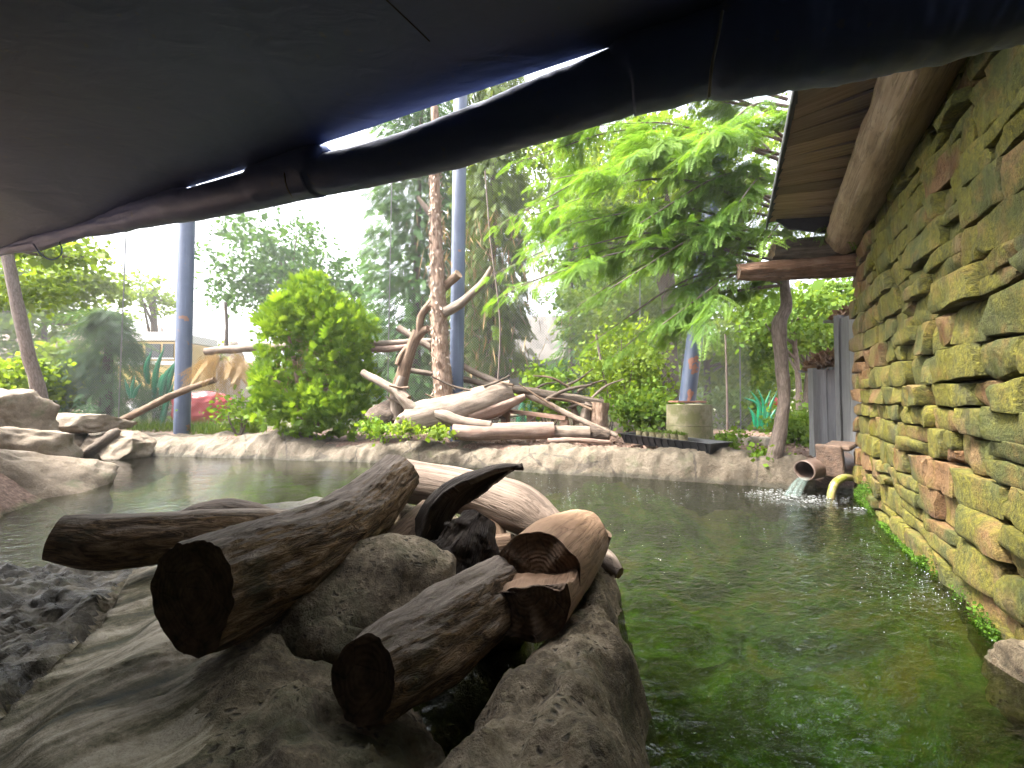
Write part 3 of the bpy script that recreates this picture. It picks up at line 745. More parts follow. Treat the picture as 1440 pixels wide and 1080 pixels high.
shell('stump_wall', [P(630, 812, 1.8), P(645, 778, 1.83), P(664, 742, 1.86), P(676, 722, 1.88)], [.17, .165, .135, .09], [-.9, -1.0, -.9, -.6], [1.6, 1.5, 1.3, 1.0], .04, M['log_black'], 5, parent=st)
shell('stump_wall', [P(626, 815, 1.82), P(640, 772, 1.86), P(655, 735, 1.9)], [.17, .165, .12], [1.4, 1.4, 1.5], [3.5, 3.5, 3.3], .04, M['log_black'], 7, parent=st)

# ------------------------------------------------------------------ tarpaulin roof over the viewer
m, t, b = mat('black_tarpaulin')
p = pos(t)
c = ramp(t, noise(t, p, 1.5, 6, .6), [(0.3, (0.055, 0.082, 0.185)), (0.7, (0.08, 0.115, 0.25))])
sp = ramp(t, noise(t, p, 26, 3, .6), [(0.66, 0.0), (0.7, .45)])
t.links.new(mixc(t, sp, c, (0.12, 0.12, 0.12)), b.inputs['Base Color'])
b.inputs['Roughness'].default_value = 0.48
b.inputs['Specular IOR Level'].default_value = 0.45
wr = noise(t, mapv(t, p, (6, 14, 14)), 1.0, 3, .5, 1.0)
bump(t, b, math_(t, 'ADD', wr, math_(t, 'MULTIPLY', noise(t, p, 500, 2), .04)), .18, .02)
M['tarp'] = m
TS = [(-260, 452, 440, 466), (-120, 395, 388, 408), (0, 350, 345, 358), (60, 331, 327, 350), (110, 318, 313, 334), (160, 300, 294, 327), (215, 280, 274, 318), (262, 264, 260, 313), (272, 261, 264, 312), (312, 249, 253, 305), (356, 235, 240, 296), (366, 232, 231, 294), (410, 217, 215, 284), (450, 204, 202, 277), (459, 200, 216, 275), (520, 180, 201, 263), (580, 159, 183, 251), (640, 139, 160, 237), (700, 119, 137, 219), (760, 99, 112, 200), (820, 79, 88, 182), (868, 63, 68, 168), (885, 57, 50, 164), (940, 40, 30, 152), (998, 20, 8, 137), (1012, 15, 0, 140), (1060, 0, -18, 133), (1110, -18, -40, 126), (1180, -42, -65, 117), (1250, -68, -90, 105), (1340, -100, -125, 89), (1440, -140, -165, 62), (1600, -200, -230, 20)]
def YT(u): return 1.33 / (1 + .42 * (u - 720) / F)
us = np.linspace(TS[0][0], TS[-1][0], 420)
TSA = np.array(TS, float)
vc = np.interp(us, TSA[:, 0], TSA[:, 1]); vt = np.interp(us, TSA[:, 0], TSA[:, 2]); vb = np.interp(us, TSA[:, 0], TSA[:, 3])
tarp = thing('tarpaulin_roof', 'black tarpaulin roof with a rolled edge over the viewing place', 'tarpaulin', (0, .8, 1.9))
E = np.array([P(u, v, YT(u)) for u, v in zip(us, vc)])
rows = []
for k_ in np.linspace(0, 1, 30):
    dy = 4.2 * k_ ** 1.3
    rows.append(E + np.array([0, -dy, .05 * dy]) + np.stack([0 * us, 0 * us, .012 * np.sin(us * .011 + 3 * k_) * min(1, k_ * 4)], 1))
CV = np.concatenate(rows); n = len(us)
I = np.arange(len(CV)).reshape(30, n)
CF = np.stack([I[:-1, :-1].ravel(), I[:-1, 1:].ravel(), I[1:, 1:].ravel(), I[1:, :-1].ravel()], 1)
put('ceiling_sheet', CV, CF, M['tarp'], tarp)
cen = np.array([P(u, (a + b_) / 2, YT(u) + .06) for u, a, b_ in zip(us, vt, vb)])
rad = .95 * (vb - vt) / 2 / F * (np.array([YT(u) for u in us]) + .06)
ns = 48; th = np.arange(ns) / ns * 2 * np.pi
ax_ = np.gradient(cen, axis=0); ax_ /= np.linalg.norm(ax_, axis=1)[:, None]
upv = np.array([0, 0, 1.0]); Nn = upv - ax_ * ax_[:, 2:3]; Nn /= np.linalg.norm(Nn, axis=1)[:, None]; Bn = np.cross(ax_, Nn)
RVs = cen[:, None] + rad[:, None, None] * (Nn[:, None] * np.cos(th)[None, :, None] + Bn[:, None] * np.sin(th)[None, :, None] * .8)
RVs = RVs.reshape(-1, 3)
nrm = (RVs - np.repeat(cen, ns, 0)); nl = np.linalg.norm(nrm, axis=1)[:, None]; nrm /= nl
q = np.stack([np.repeat(us, ns) * .012, np.tile(np.cos(th), n) * .9 + np.repeat(us, ns) * .004, np.tile(np.sin(th), n) * .9], 1)
pinch = np.repeat(np.exp(-((us - 405) / 10) ** 2) * .02 + np.exp(-((us - 1003) / 7) ** 2) * .06, ns)
lf = np.repeat(np.interp(us, [0, 170, 260], [7.0, 5.0, 1.0]), ns)
RVs += nrm * nl * ((.035 * fbm(q, 1.2, 3, 61) + .035 * lf * (1 - np.abs(fbm(q * np.array([2.2, 1.5, 1.5]), 1.6, 2, 62))) - .03) - pinch)[:, None]
I = np.arange(n * ns).reshape(n, ns); J = np.roll(I, -1, 1)
put('rolled_edge', RVs, np.stack([I[:-1].ravel(), J[:-1].ravel(), J[1:].ravel(), I[1:].ravel()], 1), M['tarp'], tarp)
M['black_thread'] = m_plain('black_thread', (0.012, 0.012, 0.014), .8)
M['cord'] = m_plain('grey_cord', (0.16, 0.15, 0.14), .8)
def cord(name, pts, r, parent, mm=None):
    return log(name, pts, [r, r], [mm or M['cord']] * 2, parent, nr=40, ns=6, amp=0, caps=False)
cord('seam', [G(535, -8, 2.018), G(570, 25, 2.014), G(604, 58, 2.008)], .0022, tarp, M['black_thread'])
cord('cord', [P(1016, 16, 1.02), P(1010, 50, 1.0), P(1001, 95, 1.0), P(997, 136, 1.06)], .004, tarp)
cord('cord', [P(400, 222, 1.74), P(400, 245, 1.7), P(404, 265, 1.71), P(414, 281, 1.8)], .003, tarp)
cord('wire_loop', [P(47, 343, 2.55), P(58, 358, 2.55), P(72, 365, 2.55), P(84, 360, 2.56), P(87, 350, 2.57), P(82, 338, 2.58)], .004, tarp, M['tarp'])
# unseen dark walls added behind and beside the viewer to block light
M['dark'] = m_plain('dark_painted_board', (0.03, 0.03, 0.032), .7)
o = MB().box((0, -1.3, 1.2), (5.2, .1, 2.6)).put('light_block_back', M['dark']); tag(o, kind='structure')
for cx_, cy_, ln_ in ((-2.2, .1, 2.75), (1.72, -.2, 2.15)):  # unseen side panels, added to keep light off the log fronts
    o = MB().box((cx_, cy_, 1.0), (.1, ln_, 2.1)).put('light_block_side', M['dark']); tag(o, kind='structure')

# ------------------------------------------------------------------ stone wall on the right
m, t, b = mat('mossy_wall_stone')
p = pos(t)
oi = t.nodes.new('ShaderNodeObjectInfo').outputs['Random']
n1 = noise(t, p, 5, 7, .65); n2 = noise(t, p, 45, 5, .7); nm = noise(t, p, 2.6, 5, .6)
c = ramp(t, oi, [(0.0, (0.12, 0.055, 0.02)), (0.3, (0.21, 0.115, 0.045)), (0.6, (0.18, 0.125, 0.06)), (0.85, (0.29, 0.18, 0.085)), (1.0, (0.14, 0.115, 0.08))])
c = mixc(t, ramp(t, n1, [(0.4, 0.0), (0.7, .7)]), c, (0.3, 0.19, 0.085))
mv = math_(t, 'ADD', math_(t, 'MULTIPLY', nm, .75), math_(t, 'ADD', math_(t, 'MULTIPLY', n1, .35), math_(t, 'MULTIPLY', oi, .22)))
far_n = math_(t, 'MULTIPLY', math_(t, 'SUBTRACT', sep(t, p, 1), 2.9), .12, False)
mv = math_(t, 'SUBTRACT', mv, math_(t, 'MAXIMUM', far_n, 0.0))
mossc = ramp(t, n2, [(0.3, (0.032, 0.036, 0.004)), (0.5, (0.125, 0.12, 0.009)), (0.7, (0.235, 0.215, 0.018))])
mossc = mixc(t, ramp(t, noise(t, p, 3.3, 4), [(0.46, 0.0), (0.62, .85)]), mossc, (0.05, 0.068, 0.014))
mossc = mixc(t, ramp(t, noise(t, p, 7, 5, .7), [(0.52, 0.0), (0.66, .7)]), mossc, (0.2, 0.13, 0.03))
c = mixc(t, ramp(t, mv, [(0.49, 0.0), (0.6, .93)]), c, mossc)
c = mixc(t, ramp(t, noise(t, mapv(t, p, (1, 1, .25)), 9, 5, .7), [(0.55, 0.0), (0.7, .75)]), c, (0.025, 0.026, 0.016))
n5 = noise(t, p, 130, 4, .75); n6 = noise(t, p, 22, 6, .75)
c = mixc(t, .75, c, mixc(t, 1.0, c, ramp(t, n5, [(.36, .5), (.5, 1.15), (.64, 1.6)]), 'MULTIPLY'))
c = mixc(t, ramp(t, n6, [(.4, .6), (.5, 0.0)]), c, mixc(t, 1.0, c, (.5, .45, .38), 'MULTIPLY'))
t.links.new(c, b.inputs['Base Color'])
t.links.new(ramp(t, noise(t, mapv(t, p, (5, 5, 1.2)), 1.0, 4), [(0.5, 0.85), (0.64, 0.35)]), b.inputs['Roughness']); b.inputs['Specular IOR Level'].default_value = .3
bump(t, b, math_(t, 'ADD', math_(t, 'ADD', n1, math_(t, 'MULTIPLY', n2, .45)), math_(t, 'ADD', math_(t, 'MULTIPLY', n5, .22), math_(t, 'MULTIPLY', n6, .6))), 1.0, .026)
M['wallstone'] = m
M['mortar'] = m_plain('dark_wall_core', (0.03, 0.028, 0.018), .95, var=.5, scale=20)
bm = bmesh.new(); bmesh.ops.create_cube(bm, size=2.0); bmesh.ops.subdivide_edges(bm, edges=bm.edges[:], cuts=5, use_grid_fill=True)
SV = np.array([v.co[:] for v in bm.verts]); SF = np.array([[v.index for v in f.verts] for f in bm.faces]); bm.free()
SV = np.sign(SV) * np.interp(np.abs(SV), [0, .334, .667, 1], [0, .5, .95, 1.0])
def stone_verts(l, h, d, seed, r=.008, amp=.008, skew=.05):
    rg = np.random.default_rng(seed)
    Hs = np.array([l, d, h]) / 2
    V = SV * Hs
    inner = np.clip(V, -(Hs - r), Hs - r); dv = V - inner; ln = np.linalg.norm(dv, axis=1)[:, None]
    V = inner + np.where(ln > 1e-9, dv / np.maximum(ln, 1e-9) * r, 0)
    V[:, 2] *= 1 + rg.uniform(-.16, .16) * V[:, 0] / Hs[0]
    V[:, 2] += rg.uniform(-skew, skew) * V[:, 0] * .6
    V[:, 0] += rg.uniform(-.3, .3) * V[:, 2]
    V[:, 1] += rg.uniform(-.12, .12) * V[:, 2] + rg.uniform(-.04, .04) * V[:, 0]
    for _ in range(3):
        n_ = rg.normal(size=3) * np.array([.8, .4, 1]); n_[1] = abs(n_[1]) + .45; n_ /= np.linalg.norm(n_)
        lim = (V @ n_).max() - rg.uniform(.004, .03)
        V = V - np.outer(np.clip(V @ n_ - lim, 0, None), n_)
    V = V + amp * np.stack([fbm(V + seed, 9, 3, seed % 97 + k_) for k_ in range(3)], 1)
    V[:, 1] += .01 * np.floor(fbm(V + seed * 1.7, 7, 2, seed % 89) * 2.2) * .5
    return V
WALL_Z = lambda s_: 2.72
wall = thing('stone_wall', 'tall mossy dry stone wall rising out of the pond at the right', 'wall', (W0[0] + WD[0] * 1.2, W0[1] + WD[1] * 1.2, -.2))
WX = np.array([[WD[0], WD[1], 0], [WN[0], WN[1], 0], [0, 0, 1.0]])
def W3(s_, off, z): return np.array([W0[0] + WD[0] * s_ + WN[0] * off, W0[1] + WD[1] * s_ + WN[1] * off, z])
rg = np.random.default_rng(11)
zc_ = -.16; sid = 0
while zc_ < 2.72:
    ch = rg.uniform(.095, .185)
    s_ = -.8 + rg.uniform(-.15, .1)
    while s_ < S_FAR - .03:
        l_ = rg.uniform(.14, .27) if rg.random() < .4 else rg.uniform(.27, .56)
        end = s_ + l_ > S_FAR - .14
        if end: l_ = S_FAR - s_ + rg.uniform(-.03, .05)
        if rg.random() < .22 and ch > .13 and not end:   # two thin stones on top of each other
            hh = [ch * .5 - .004, ch * .5 - .004]; zo = [-ch * .25, ch * .25]
        else:
            hh = [ch - .006]; zo = [0]
        for h_, z_ in zip(hh, zo):
            pr = rg.normal(0, .01) + (.035 if rg.random() < .08 else 0) - .03 * (zc_ / 2.7)
            d_ = .24 + rg.uniform(-.03, .03)
            V = stone_verts(l_ - .002, h_ + rg.uniform(-.004, .006), d_, 1000 + sid)
            a_ = rg.normal(0, .02)
            V = V @ np.array([[math.cos(a_), math.sin(a_), 0], [-math.sin(a_), math.cos(a_), 0], [0, 0, 1]])
            V = V @ WX + W3(s_ + l_ / 2, -.12 + pr, zc_ + ch / 2 + z_ + rg.normal(0, .006))
            put('stone', V, SF, M['wallstone'], wall)
            sid += 1
        s_ += l_
    zc_ += ch
MB().box(W3((S_FAR - .9) / 2 + .05, -.22, 1.2), (S_FAR + .75, .28, 2.95), WX).put('wall_core', M['mortar'], wall)
o = MB().box(W3(S_FAR - .3, -.9, 1.1), (.25, 1.2, 2.7), WX).put('building_side', M['mortar'], wall)

# algae along the waterline of the wall
def leaf_quads(C, A, B, s, w):
    """diamonds: base C, direction A, side B, length s, half width w"""
    s = s[:, None]; w_ = w[:, None]
    V = np.stack([C, C + A * s * .45 + B * w_, C + A * s, C + A * s * .45 - B * w_], 1).reshape(-1, 3)
    Fq = np.arange(len(V)).reshape(-1, 4)
    return V, Fq
def leaves(name, C, size, mm, parent=None, aspect=.32, bias=None, seed=0, sv_=.35, outward=None):
    rg = np.random.default_rng(seed); n = len(C)
    A = rg.normal(size=(n, 3))
    if outward is not None: A = A * .7 + outward
    if bias is not None: A = A + np.array(bias)
    A = unit(A); B = unit(np.cross(A, rg.normal(size=(n, 3))))
    s = size * np.exp(rg.normal(0, sv_, n)); 
    V, Fq = leaf_quads(C, A, B, s, s * aspect)
    r_ = np.repeat(rg.random(n), 4)
    return put(name, V, Fq, mm, parent, True, {'rnd': ('FLOAT', r_)})
n = 26000
rg = np.random.default_rng(5)
s_ = rg.uniform(-.7, 2.4, n); wgt = fbm(np.stack([s_, 0 * s_, 0 * s_], 1), 2.3, 3, 6) + .5 * rg.random(n)
s_ = s_[wgt + .5 * (s_ < .5) > .2]; n = len(s_)
hz = np.clip(.05 + .16 * fbm(np.stack([s_ * 1.0, 0 * s_, 0 * s_], 1), 1.9, 3, 16), .02, .2)
C = np.array([W3(a, .012 + rg.uniform(-.02, .03), 0) for a in s_]); hz = hz + .1 * np.clip(.6 - s_, 0, 1) * (.5 + .5 * np.sin(s_ * 9))
C[:, 2] = -.02 + rg.random(n) ** 1.4 * hz * 1.6
M['algae'] = m_leaf('bright_algae', (0.03, 0.075, 0.01), (0.13, 0.27, 0.02), mix=.3)
o = leaves('algae', C, .009, M['algae'], aspect=.35, bias=(-.4, .2, -.5), seed=4); tag(o, 'bright green algae fringe along the waterline of the stone wall', 'algae', kind='stuff')

# ------------------------------------------------------------------ wooden eave above the wall
roof = thing('wooden_eave', 'brown plank eave with a round log beam above the stone wall', 'roof', W3(1.2, .2, 2.6))
bn0, bn1 = P(1187, 335, 3.9), P(1296, 88, 1.865)
bd_ = unit(bn1 - bn0)
log('log_beam', [bn0 - bd_ * .02, bn0 + bd_ * 1.2, bn1, bn1 + bd_ * 1.0], [.16, .155, .15, .15], [M['beam'], M['cut_tan']], roof, nr=120, ns=56, amp=.06, fine=.03, fk=24, flute=.05, seed=44)
f0, f1 = P(1083, 312, 4.0), P(1125, 122, 2.15)
fd_ = (f1 - f0)
M['plank'] = None
def m_plank(name, a, c_, ax=(3, 3, 60)):
    m, t, b = mat(name)
    tc = t.nodes.new('ShaderNodeTexCoord').outputs['Object']
    oi = t.nodes.new('ShaderNodeObjectInfo').outputs['Random']
    gcx = N_(t, 'ShaderNodeAttribute', attribute_name='gc').outputs['Vector']
    vv = t.nodes.new('ShaderNodeVectorMath'); vv.operation = 'ADD'
    t.links.new(gcx, vv.inputs[0]); t.links.new(math_(t, 'MULTIPLY', oi, 40.0), vv.inputs[1])
    n1 = noise(t, mapv(t, vv.outputs[0], ax), 1.0, 5, .65, .5)
    c1 = ramp(t, n1, [(.3, a), (.7, c_)])
    sh = ramp(t, oi, [(0, .55), (1, 1.25)])
    t.links.new(mixc(t, 1.0, c1, sh, 'MULTIPLY'), b.inputs['Base Color'])
    b.inputs['Roughness'].default_value = .85
    bump(t, b, n1, .5, .004)
    return m
M['plank'] = m_plank('brown_plank', (0.26, 0.165, 0.105), (0.5, 0.35, 0.25), (3, 60, 60))
def plank(name, c, size, ax, mm, parent, seed=0, bow=.0):
    """one board with slightly worn edges; gc runs along its length"""
    n_ = 8
    xs = np.linspace(-.5, .5, n_); pr = [(-.5, -.5), (.5, -.5), (.5, .5), (-.5, .5)]
    V = []; gc_ = []
    rg = np.random.default_rng(seed)
    for x_ in xs:
        for (a, b_) in pr:
            l = np.array([x_ * size[0], a * size[1] + rg.normal(0, .0022), b_ * size[2] + rg.normal(0, .001) + bow * (x_ ** 2)])
            V.append(np.asarray(c) + l @ np.asarray(ax)); gc_.append(l)
    Fc = [(3, 2, 1, 0), tuple((n_ - 1) * 4 + k_ for k_ in range(4))]
    for i in range(n_ - 1):
        for k_ in range(4):
            Fc.append((i * 4 + k_, i * 4 + (k_ + 1) % 4, (i + 1) * 4 + (k_ + 1) % 4, (i + 1) * 4 + k_))
    return put(name, np.array(V), Fc, mm, parent, False, {'gc': ('FLOAT_VECTOR', np.array(gc_))})
npl = 24
for i in range(npl):
    a_, b_ = (i + .03) / 13.0, (i + .97) / 13.0
    tm = (a_ + b_) / 2
    pf = f0 + fd_ * tm
    pw = bn0 + (bn1 - bn0) * tm + np.array([0, 0, .175])
    pf = pf.copy()
    vx = pw - pf; L_ = np.linalg.norm(vx); vx = vx / L_
    wv = unit(fd_); wv = unit(wv - vx * wv.dot(vx)); zv = np.cross(vx, wv)
    if zv[2] < 0: zv = -zv
    wd = np.linalg.norm(fd_) / 13.0 * .98
    plank('plank', (pf + pw) / 2 + vx * .2 + zv * .012 + np.array([0, 0, .0012 * (i % 3)]), (L_ + .4, wd, .022), np.array([vx, wv, zv]), M['plank'], roof, 80 + i)
# roofing felt edge, drooping and ragged
nf = 60; V = []; rg = np.random.default_rng(3)
for i in range(nf):
    tq = i / (nf - 1) * 1.8 - .02
    pt = f0 + fd_ * tq
    rag = .014 * fbm(np.array([[tq * 16, 0, 0]]), 1., 2, 5)[0]
    out = np.array([WN[0], WN[1], 0])
    for dz, do in ((.05, -.12), (.05, .012), (.035, .03), (-.055 + rag, .035), (-.058 + rag, .025), (.0, .008)):
        V.append(pt + out * do + np.array([0, 0, dz]))
V = np.array(V); I = np.arange(len(V)).reshape(nf, 6); J = np.roll(I, -1, 1)
M['felt'] = m_plain('black_roofing_felt', (0.02, 0.022, 0.02), .8, bmp=.6)
put('roofing_edge', V, np.stack([I[:-1].ravel(), J[:-1].ravel(), J[1:].ravel(), I[1:].ravel()], 1), M['felt'], roof)
deck = MB()  # unseen cover added above the planks to stop light leaking through
a_, b_, c_, d_ = f0 - fd_ * .02, f0 + fd_ * 1.8, bn0 + (bn1 - bn0) * 1.8 + np.array([.5, -.3, .2]), bn0 - (bn1 - bn0) * .02 + np.array([.5, -.3, .2])
deck.prism([a_ + np.array([0, 0, .055]), b_ + np.array([0, 0, .055]), c_ + np.array([0, 0, .06]), d_ + np.array([0, 0, .06])], (0, 0, .05)); deck.put('light_block_deck', M['felt'], roof)
gb = MB(); ga, gb_ = f0 + np.array([0, 0, .05]), bn0 + np.array([.25, -.16, .2])
gb.prism([ga, gb_, gb_ - np.array([0, 0, .3]), ga - np.array([-.12, .08, .16])], (fd_ / np.linalg.norm(fd_)) * .05).put('gable_board', M['dark'], roof)
lg_ = log('cross_beam', [P(1038, 381, 4.15), P(1100, 378, 4.08), P(1160, 374, 4.0), P(1240, 370, 3.8)], [.085, .1, .11, .11], [M['rot'], M['cut_dark']], roof, nr=60, ns=28, amp=.14, fine=.08, fk=18, flute=.12, seed=71, endamp=.02)
log('cross_beam', [P(1085, 352, 4.1), P(1130, 350, 4.03), P(1215, 346, 3.85)], [.09, .105, .1], [M['log_grey'], M['cut_dark']], roof, nr=60, ns=28, amp=.14, fine=.06, fk=18, flute=.12, seed=72, endamp=.02)

# ------------------------------------------------------------------ blue posts
def post(label, base, top, r, nr=40):
    return log('blue_post', [base, (np.array(base) + top) / 2, top], [r, r], [M['blue'], M['blue']], label=label, cat='post', group='blue steel posts of the enclosure', nr=nr, ns=28, amp=0)
b0 = P(256, 600, 7.35); b0[2] = .2
post('blue steel post standing behind the bank by the red shape', b0, P(262, 300, 7.35) * np.array([1, 1, 0]) + np.array([.01, 0, 6.5]), .125)
b0 = P(641, 570, 6.35); b0[2] = .2
post('blue steel post directly behind the shaggy dead trunk', b0, np.array([b0[0] + .06, 6.35, 6.5]), .112)
b0 = P(966, 566, 5.9)
post('leaning blue steel post with rust patches on the round concrete plinth', b0, b0 + np.array([.75, .1, 5.2]), .115)
bp = bpy.data.objects['blue_post.002']
MB().box(b0 + np.array([0, 0, .012]), (.42, .34, .024)).put('base_plate', M['bluerust'], bp, bevel=.004)
def ring_patch(name, b0, h0, h1, a0, a1, r, lean, mm, parent, seed):
    rg = np.random.default_rng(seed); pts = []; n_ = 16
    cvec = lean / np.linalg.norm(lean); V = []; 
    for k_ in range(n_):
        an = k_ / n_ * 2 * np.pi; q_ = 1 + .25 * math.sin(3 * an + seed) + .12 * math.sin(5 * an)
        hh = (h0 + h1) / 2 + math.sin(an) * (h1 - h0) / 2 * q_; aa = (a0 + a1) / 2 + math.cos(an) * (a1 - a0) / 2 * q_
        V.append(b0 + cvec * hh + np.array([math.cos(aa) * (r + .002), math.sin(aa) * (r + .002), 0]))
    cc = b0 + cvec * (h0 + h1) / 2 + np.array([math.cos((a0 + a1) / 2) * (r + .004), math.sin((a0 + a1) / 2) * (r + .004), 0])
    return put(name, np.array(V + [cc]), [(k_, (k_ + 1) % n_, n_) for k_ in range(n_)], mm, parent)
lean = np.array([.75, .1, 5.2])
for h0, h1, a0, a1, sd_ in ((.03, .2, 4.2, 4.9, 1), (.42, .56, 4.3, 5.3, 2), (.58, .68, 4.2, 5.4, 3), (.5, .68, 3.9, 4.5, 6)):
    ring_patch('rust_patch', b0, h0, h1, a0, a1, .115, lean, M['bluerust'], bp, sd_)
# concrete plinth
M['plinth'] = m_rock('mossy_plinth_concrete', (0.2, 0.17, 0.1), (0.33, 0.29, 0.17), (0.42, 0.38, 0.26), 3, .012, moss=(0.17, 0.17, 0.06), mossamt=.7, speck=.4)
pc = P(969, 600, 5.9); pc[2] = .2
pl = thing('concrete_plinth', 'round yellowish concrete plinth carrying the leaning blue post', 'plinth', pc)
log('plinth_drum', [pc, pc + np.array([0, 0, .33])], [.318, .318], [M['plinth']] * 2, pl, nr=12, ns=48, amp=.01)
log('plinth_drum', [pc + np.array([0, 0, .335]), pc + np.array([0, 0, P(969, 569, 5.9)[2] - .2])], [.314, .312], [M['plinth']] * 2, pl, nr=10, ns=48, amp=.012, seed=3)

# ------------------------------------------------------------------ dead wood on the far bank
PW, PK, BR = M['log_pale'], M['log_pink'], M['log_brown']
def plog(path, px, mats, label, parent=None, name='dead_log', cat='log', **kw):
    pts = [P(*a) for a in path]
    rr = [q_ * a[2] / F for q_, a in zip(np.interp(np.linspace(0, 1, len(path)), np.linspace(0, 1, len(px)), px), path)]
    kw.setdefault('nr', 44); kw.setdefault('ns', 20); kw.setdefault('amp', .14); kw.setdefault('fine', .04)
    return log(name, pts, rr, mats, parent, label, cat, None, **kw)
CT_ = M['cut_tan']
snag = thing('dead_tree', 'upright dead trunk with shaggy peeling bark beside the blue post', 'dead tree', P(624, 575, 6.05) * np.array([1, 1, 0]) + np.array([0, 0, .25]))
plog([(625, 572, 6.05), (620, 500, 6.05), (616, 420, 6.05), (613, 330, 6.05), (612, 240, 6.05), (611, 150, 6.05)], [13, 12, 11, 9.5, 7.5, 6, 5], [M['bark_shag'], CT_], None, snag, 'trunk', nr=120, ns=28, amp=.16, fine=.12, seed=81)
plog([(624, 440, 6.0), (645, 428, 5.97), (662, 414, 5.95), (678, 398, 5.92), (691, 376, 5.9)], [8, 7, 6, 5, 3], [PW, CT_], None, snag, 'branch', seed=82)
plog([(610, 306, 6.05), (598, 292, 6.03), (588, 277, 6.0)], [4.5, 4, 2.5], [PW, CT_], None, snag, 'branch', seed=83)
plog([(613, 262, 6.05), (607, 240, 6.05), (600, 215, 6.05)], [3, 2.5, 2], [PW, CT_], None, snag, 'branch', seed=84)
# peeling bark flakes
rg = np.random.default_rng(9); n = 900
hh = rg.random(n); vv_ = 572 - hh * 360; uu = np.interp(vv_, [150, 240, 330, 420, 500, 572], [611, 612, 613, 616, 620, 625]); rr = np.interp(vv_, [212, 330, 450, 572], [7, 9, 11, 13]) * 6.05 / F
cc = np.array([P(a, b_, 6.05) for a, b_ in zip(uu, vv_)]); an = rg.random(n) * 2 * np.pi
ou = np.stack([np.cos(an), np.sin(an), 0 * an], 1)
C = cc + ou * (rr * 1.0)[:, None]; A = unit(ou * .45 + np.array([0, 0, 1.0]) * rg.choice([-1, 1], n)[:, None] + rg.normal(0, .25, (n, 3))); B = unit(np.cross(A, ou))
V, Fq = leaf_quads(C, A, B, rg.uniform(.05, .12, n), rg.uniform(.01, .022, n))
M['flake'] = m_leaf('bark_flake', (0.2, 0.12, 0.08), (0.5, 0.39, 0.3), (1, 1, 1), mix=.05)
fl = put('bark_flakes', V, Fq, M['flake'], snag, True, {'rnd': ('FLOAT', np.repeat(rg.random(n), 4))}); tag(fl, kind='stuff')

plog([(590, 468, 6.15), (592, 446, 6.12), (604, 428, 6.1), (626, 404, 6.08), (645, 385, 5.9)], [5, 5, 5.5, 5.5, 5.5], [BR, CT_], 'crooked brown limb passing behind the shaggy trunk with a sawn tip', seed=85)
fk = thing('forked_trunk', 'leaning grey forked trunk left of the shaggy dead trunk', 'dead tree', P(562, 590, 6.2))
plog([(556, 590, 6.2), (562, 545, 6.2), (574, 505, 6.2), (588, 466, 6.2)], [13, 10, 8, 7], [M['log_brown'], CT_], None, fk, 'trunk', seed=86, flute=.1)
plog([(584, 478, 6.2), (594, 466, 6.15), (602, 462, 6.1)], [6, 6, 5], [BR, CT_], None, fk, 'branch', seed=87)
plog([(574, 488, 6.2), (564, 500, 6.15), (558, 513, 6.1)], [4, 4, 3], [BR, CT_], None, fk, 'branch', seed=88)
plog([(558, 590, 6.1), (557, 560, 6.1), (566, 530, 6.15)], [10, 8, 6], [PW, CT_], None, fk, 'bark_strip', seed=89)
plog([(290, 494, 7.2), (360, 489, 7.1), (440, 487, 7.0), (520, 484, 6.9), (616, 479, 6.8)], [5.5, 6, 5, 4.5, 4.5], [PW, CT_], 'long horizontal pole rail behind the clipped evergreen bush', nr=90, seed=90)
plog([(514, 492, 6.85), (550, 490, 6.8), (580, 486, 6.75)], [3.5, 4.5, 3], [M['log_pink'], CT_], 'short pinkish pole lying just under the long horizontal rail', seed=91)
plog([(560, 461, 6.5), (605, 488, 6.45), (655, 517, 6.4), (702, 539, 6.3), (760, 563, 6.1), (800, 583, 5.9), (868, 613, 5.55)], [4.5, 4.5, 4.5, 4.5, 4.5, 4, 3], [PW, CT_], 'long thin pole slanting down to the right towards the black tray', nr=100, seed=92)
plog([(578, 521, 6.5), (640, 531, 6.4), (690, 541, 6.3), (714, 545, 6.2), (780, 556, 6.1), (848, 568, 6.0)], [3.5, 4, 4.5, 5, 6, 6.5], [M['log_grey'], CT_], 'long grey pole resting on the upright shaggy stump', nr=100, seed=93)
plog([(766, 564, 6.05), (785, 553, 6.0), (805, 546, 5.95), (832, 541, 5.9)], [3, 2.8, 2.4, 1.6], [M['log_grey'], CT_], 'thin bent branch forking upward beside the long grey pole', seed=94)
rt = thing('root_log', 'thick pale fallen log with a splayed root end on the bank', 'log', P(640, 600, 5.9) * np.array([1, 1, 0]) + np.array([0, 0, .25]))
plog([(575, 592, 5.85), (600, 586, 5.85), (640, 576, 5.9), (690, 560, 5.95), (720, 550, 6.0)], [20, 23, 21, 21, 17], [PW, M['cut_dark']], None, rt, 'trunk', nr=80, ns=40, flute=.1, fine=.03, seed=95, endamp=.06)
plog([(660, 585, 5.85), (700, 572, 5.85), (738, 557, 5.9)], [11, 12, 4], [M['log_pink'], M['cut_dark']], None, rt, 'broken_splinter', flute=.2, seed=96)
plog([(588, 580, 5.8), (572, 568, 5.75), (556, 552, 5.75)], [11, 8, 4], [PW, CT_], None, rt, 'root', flute=.2, seed=97)
plog([(585, 592, 5.78), (568, 590, 5.72), (556, 604, 5.68)], [12, 9, 5], [PW, CT_], None, rt, 'root', flute=.2, seed=98)
plog([(606, 580, 5.75), (625, 586, 5.68), (650, 594, 5.64), (690, 600, 5.6)], [9, 9, 8, 7], [PW, CT_], None, rt, 'branch', seed=99)
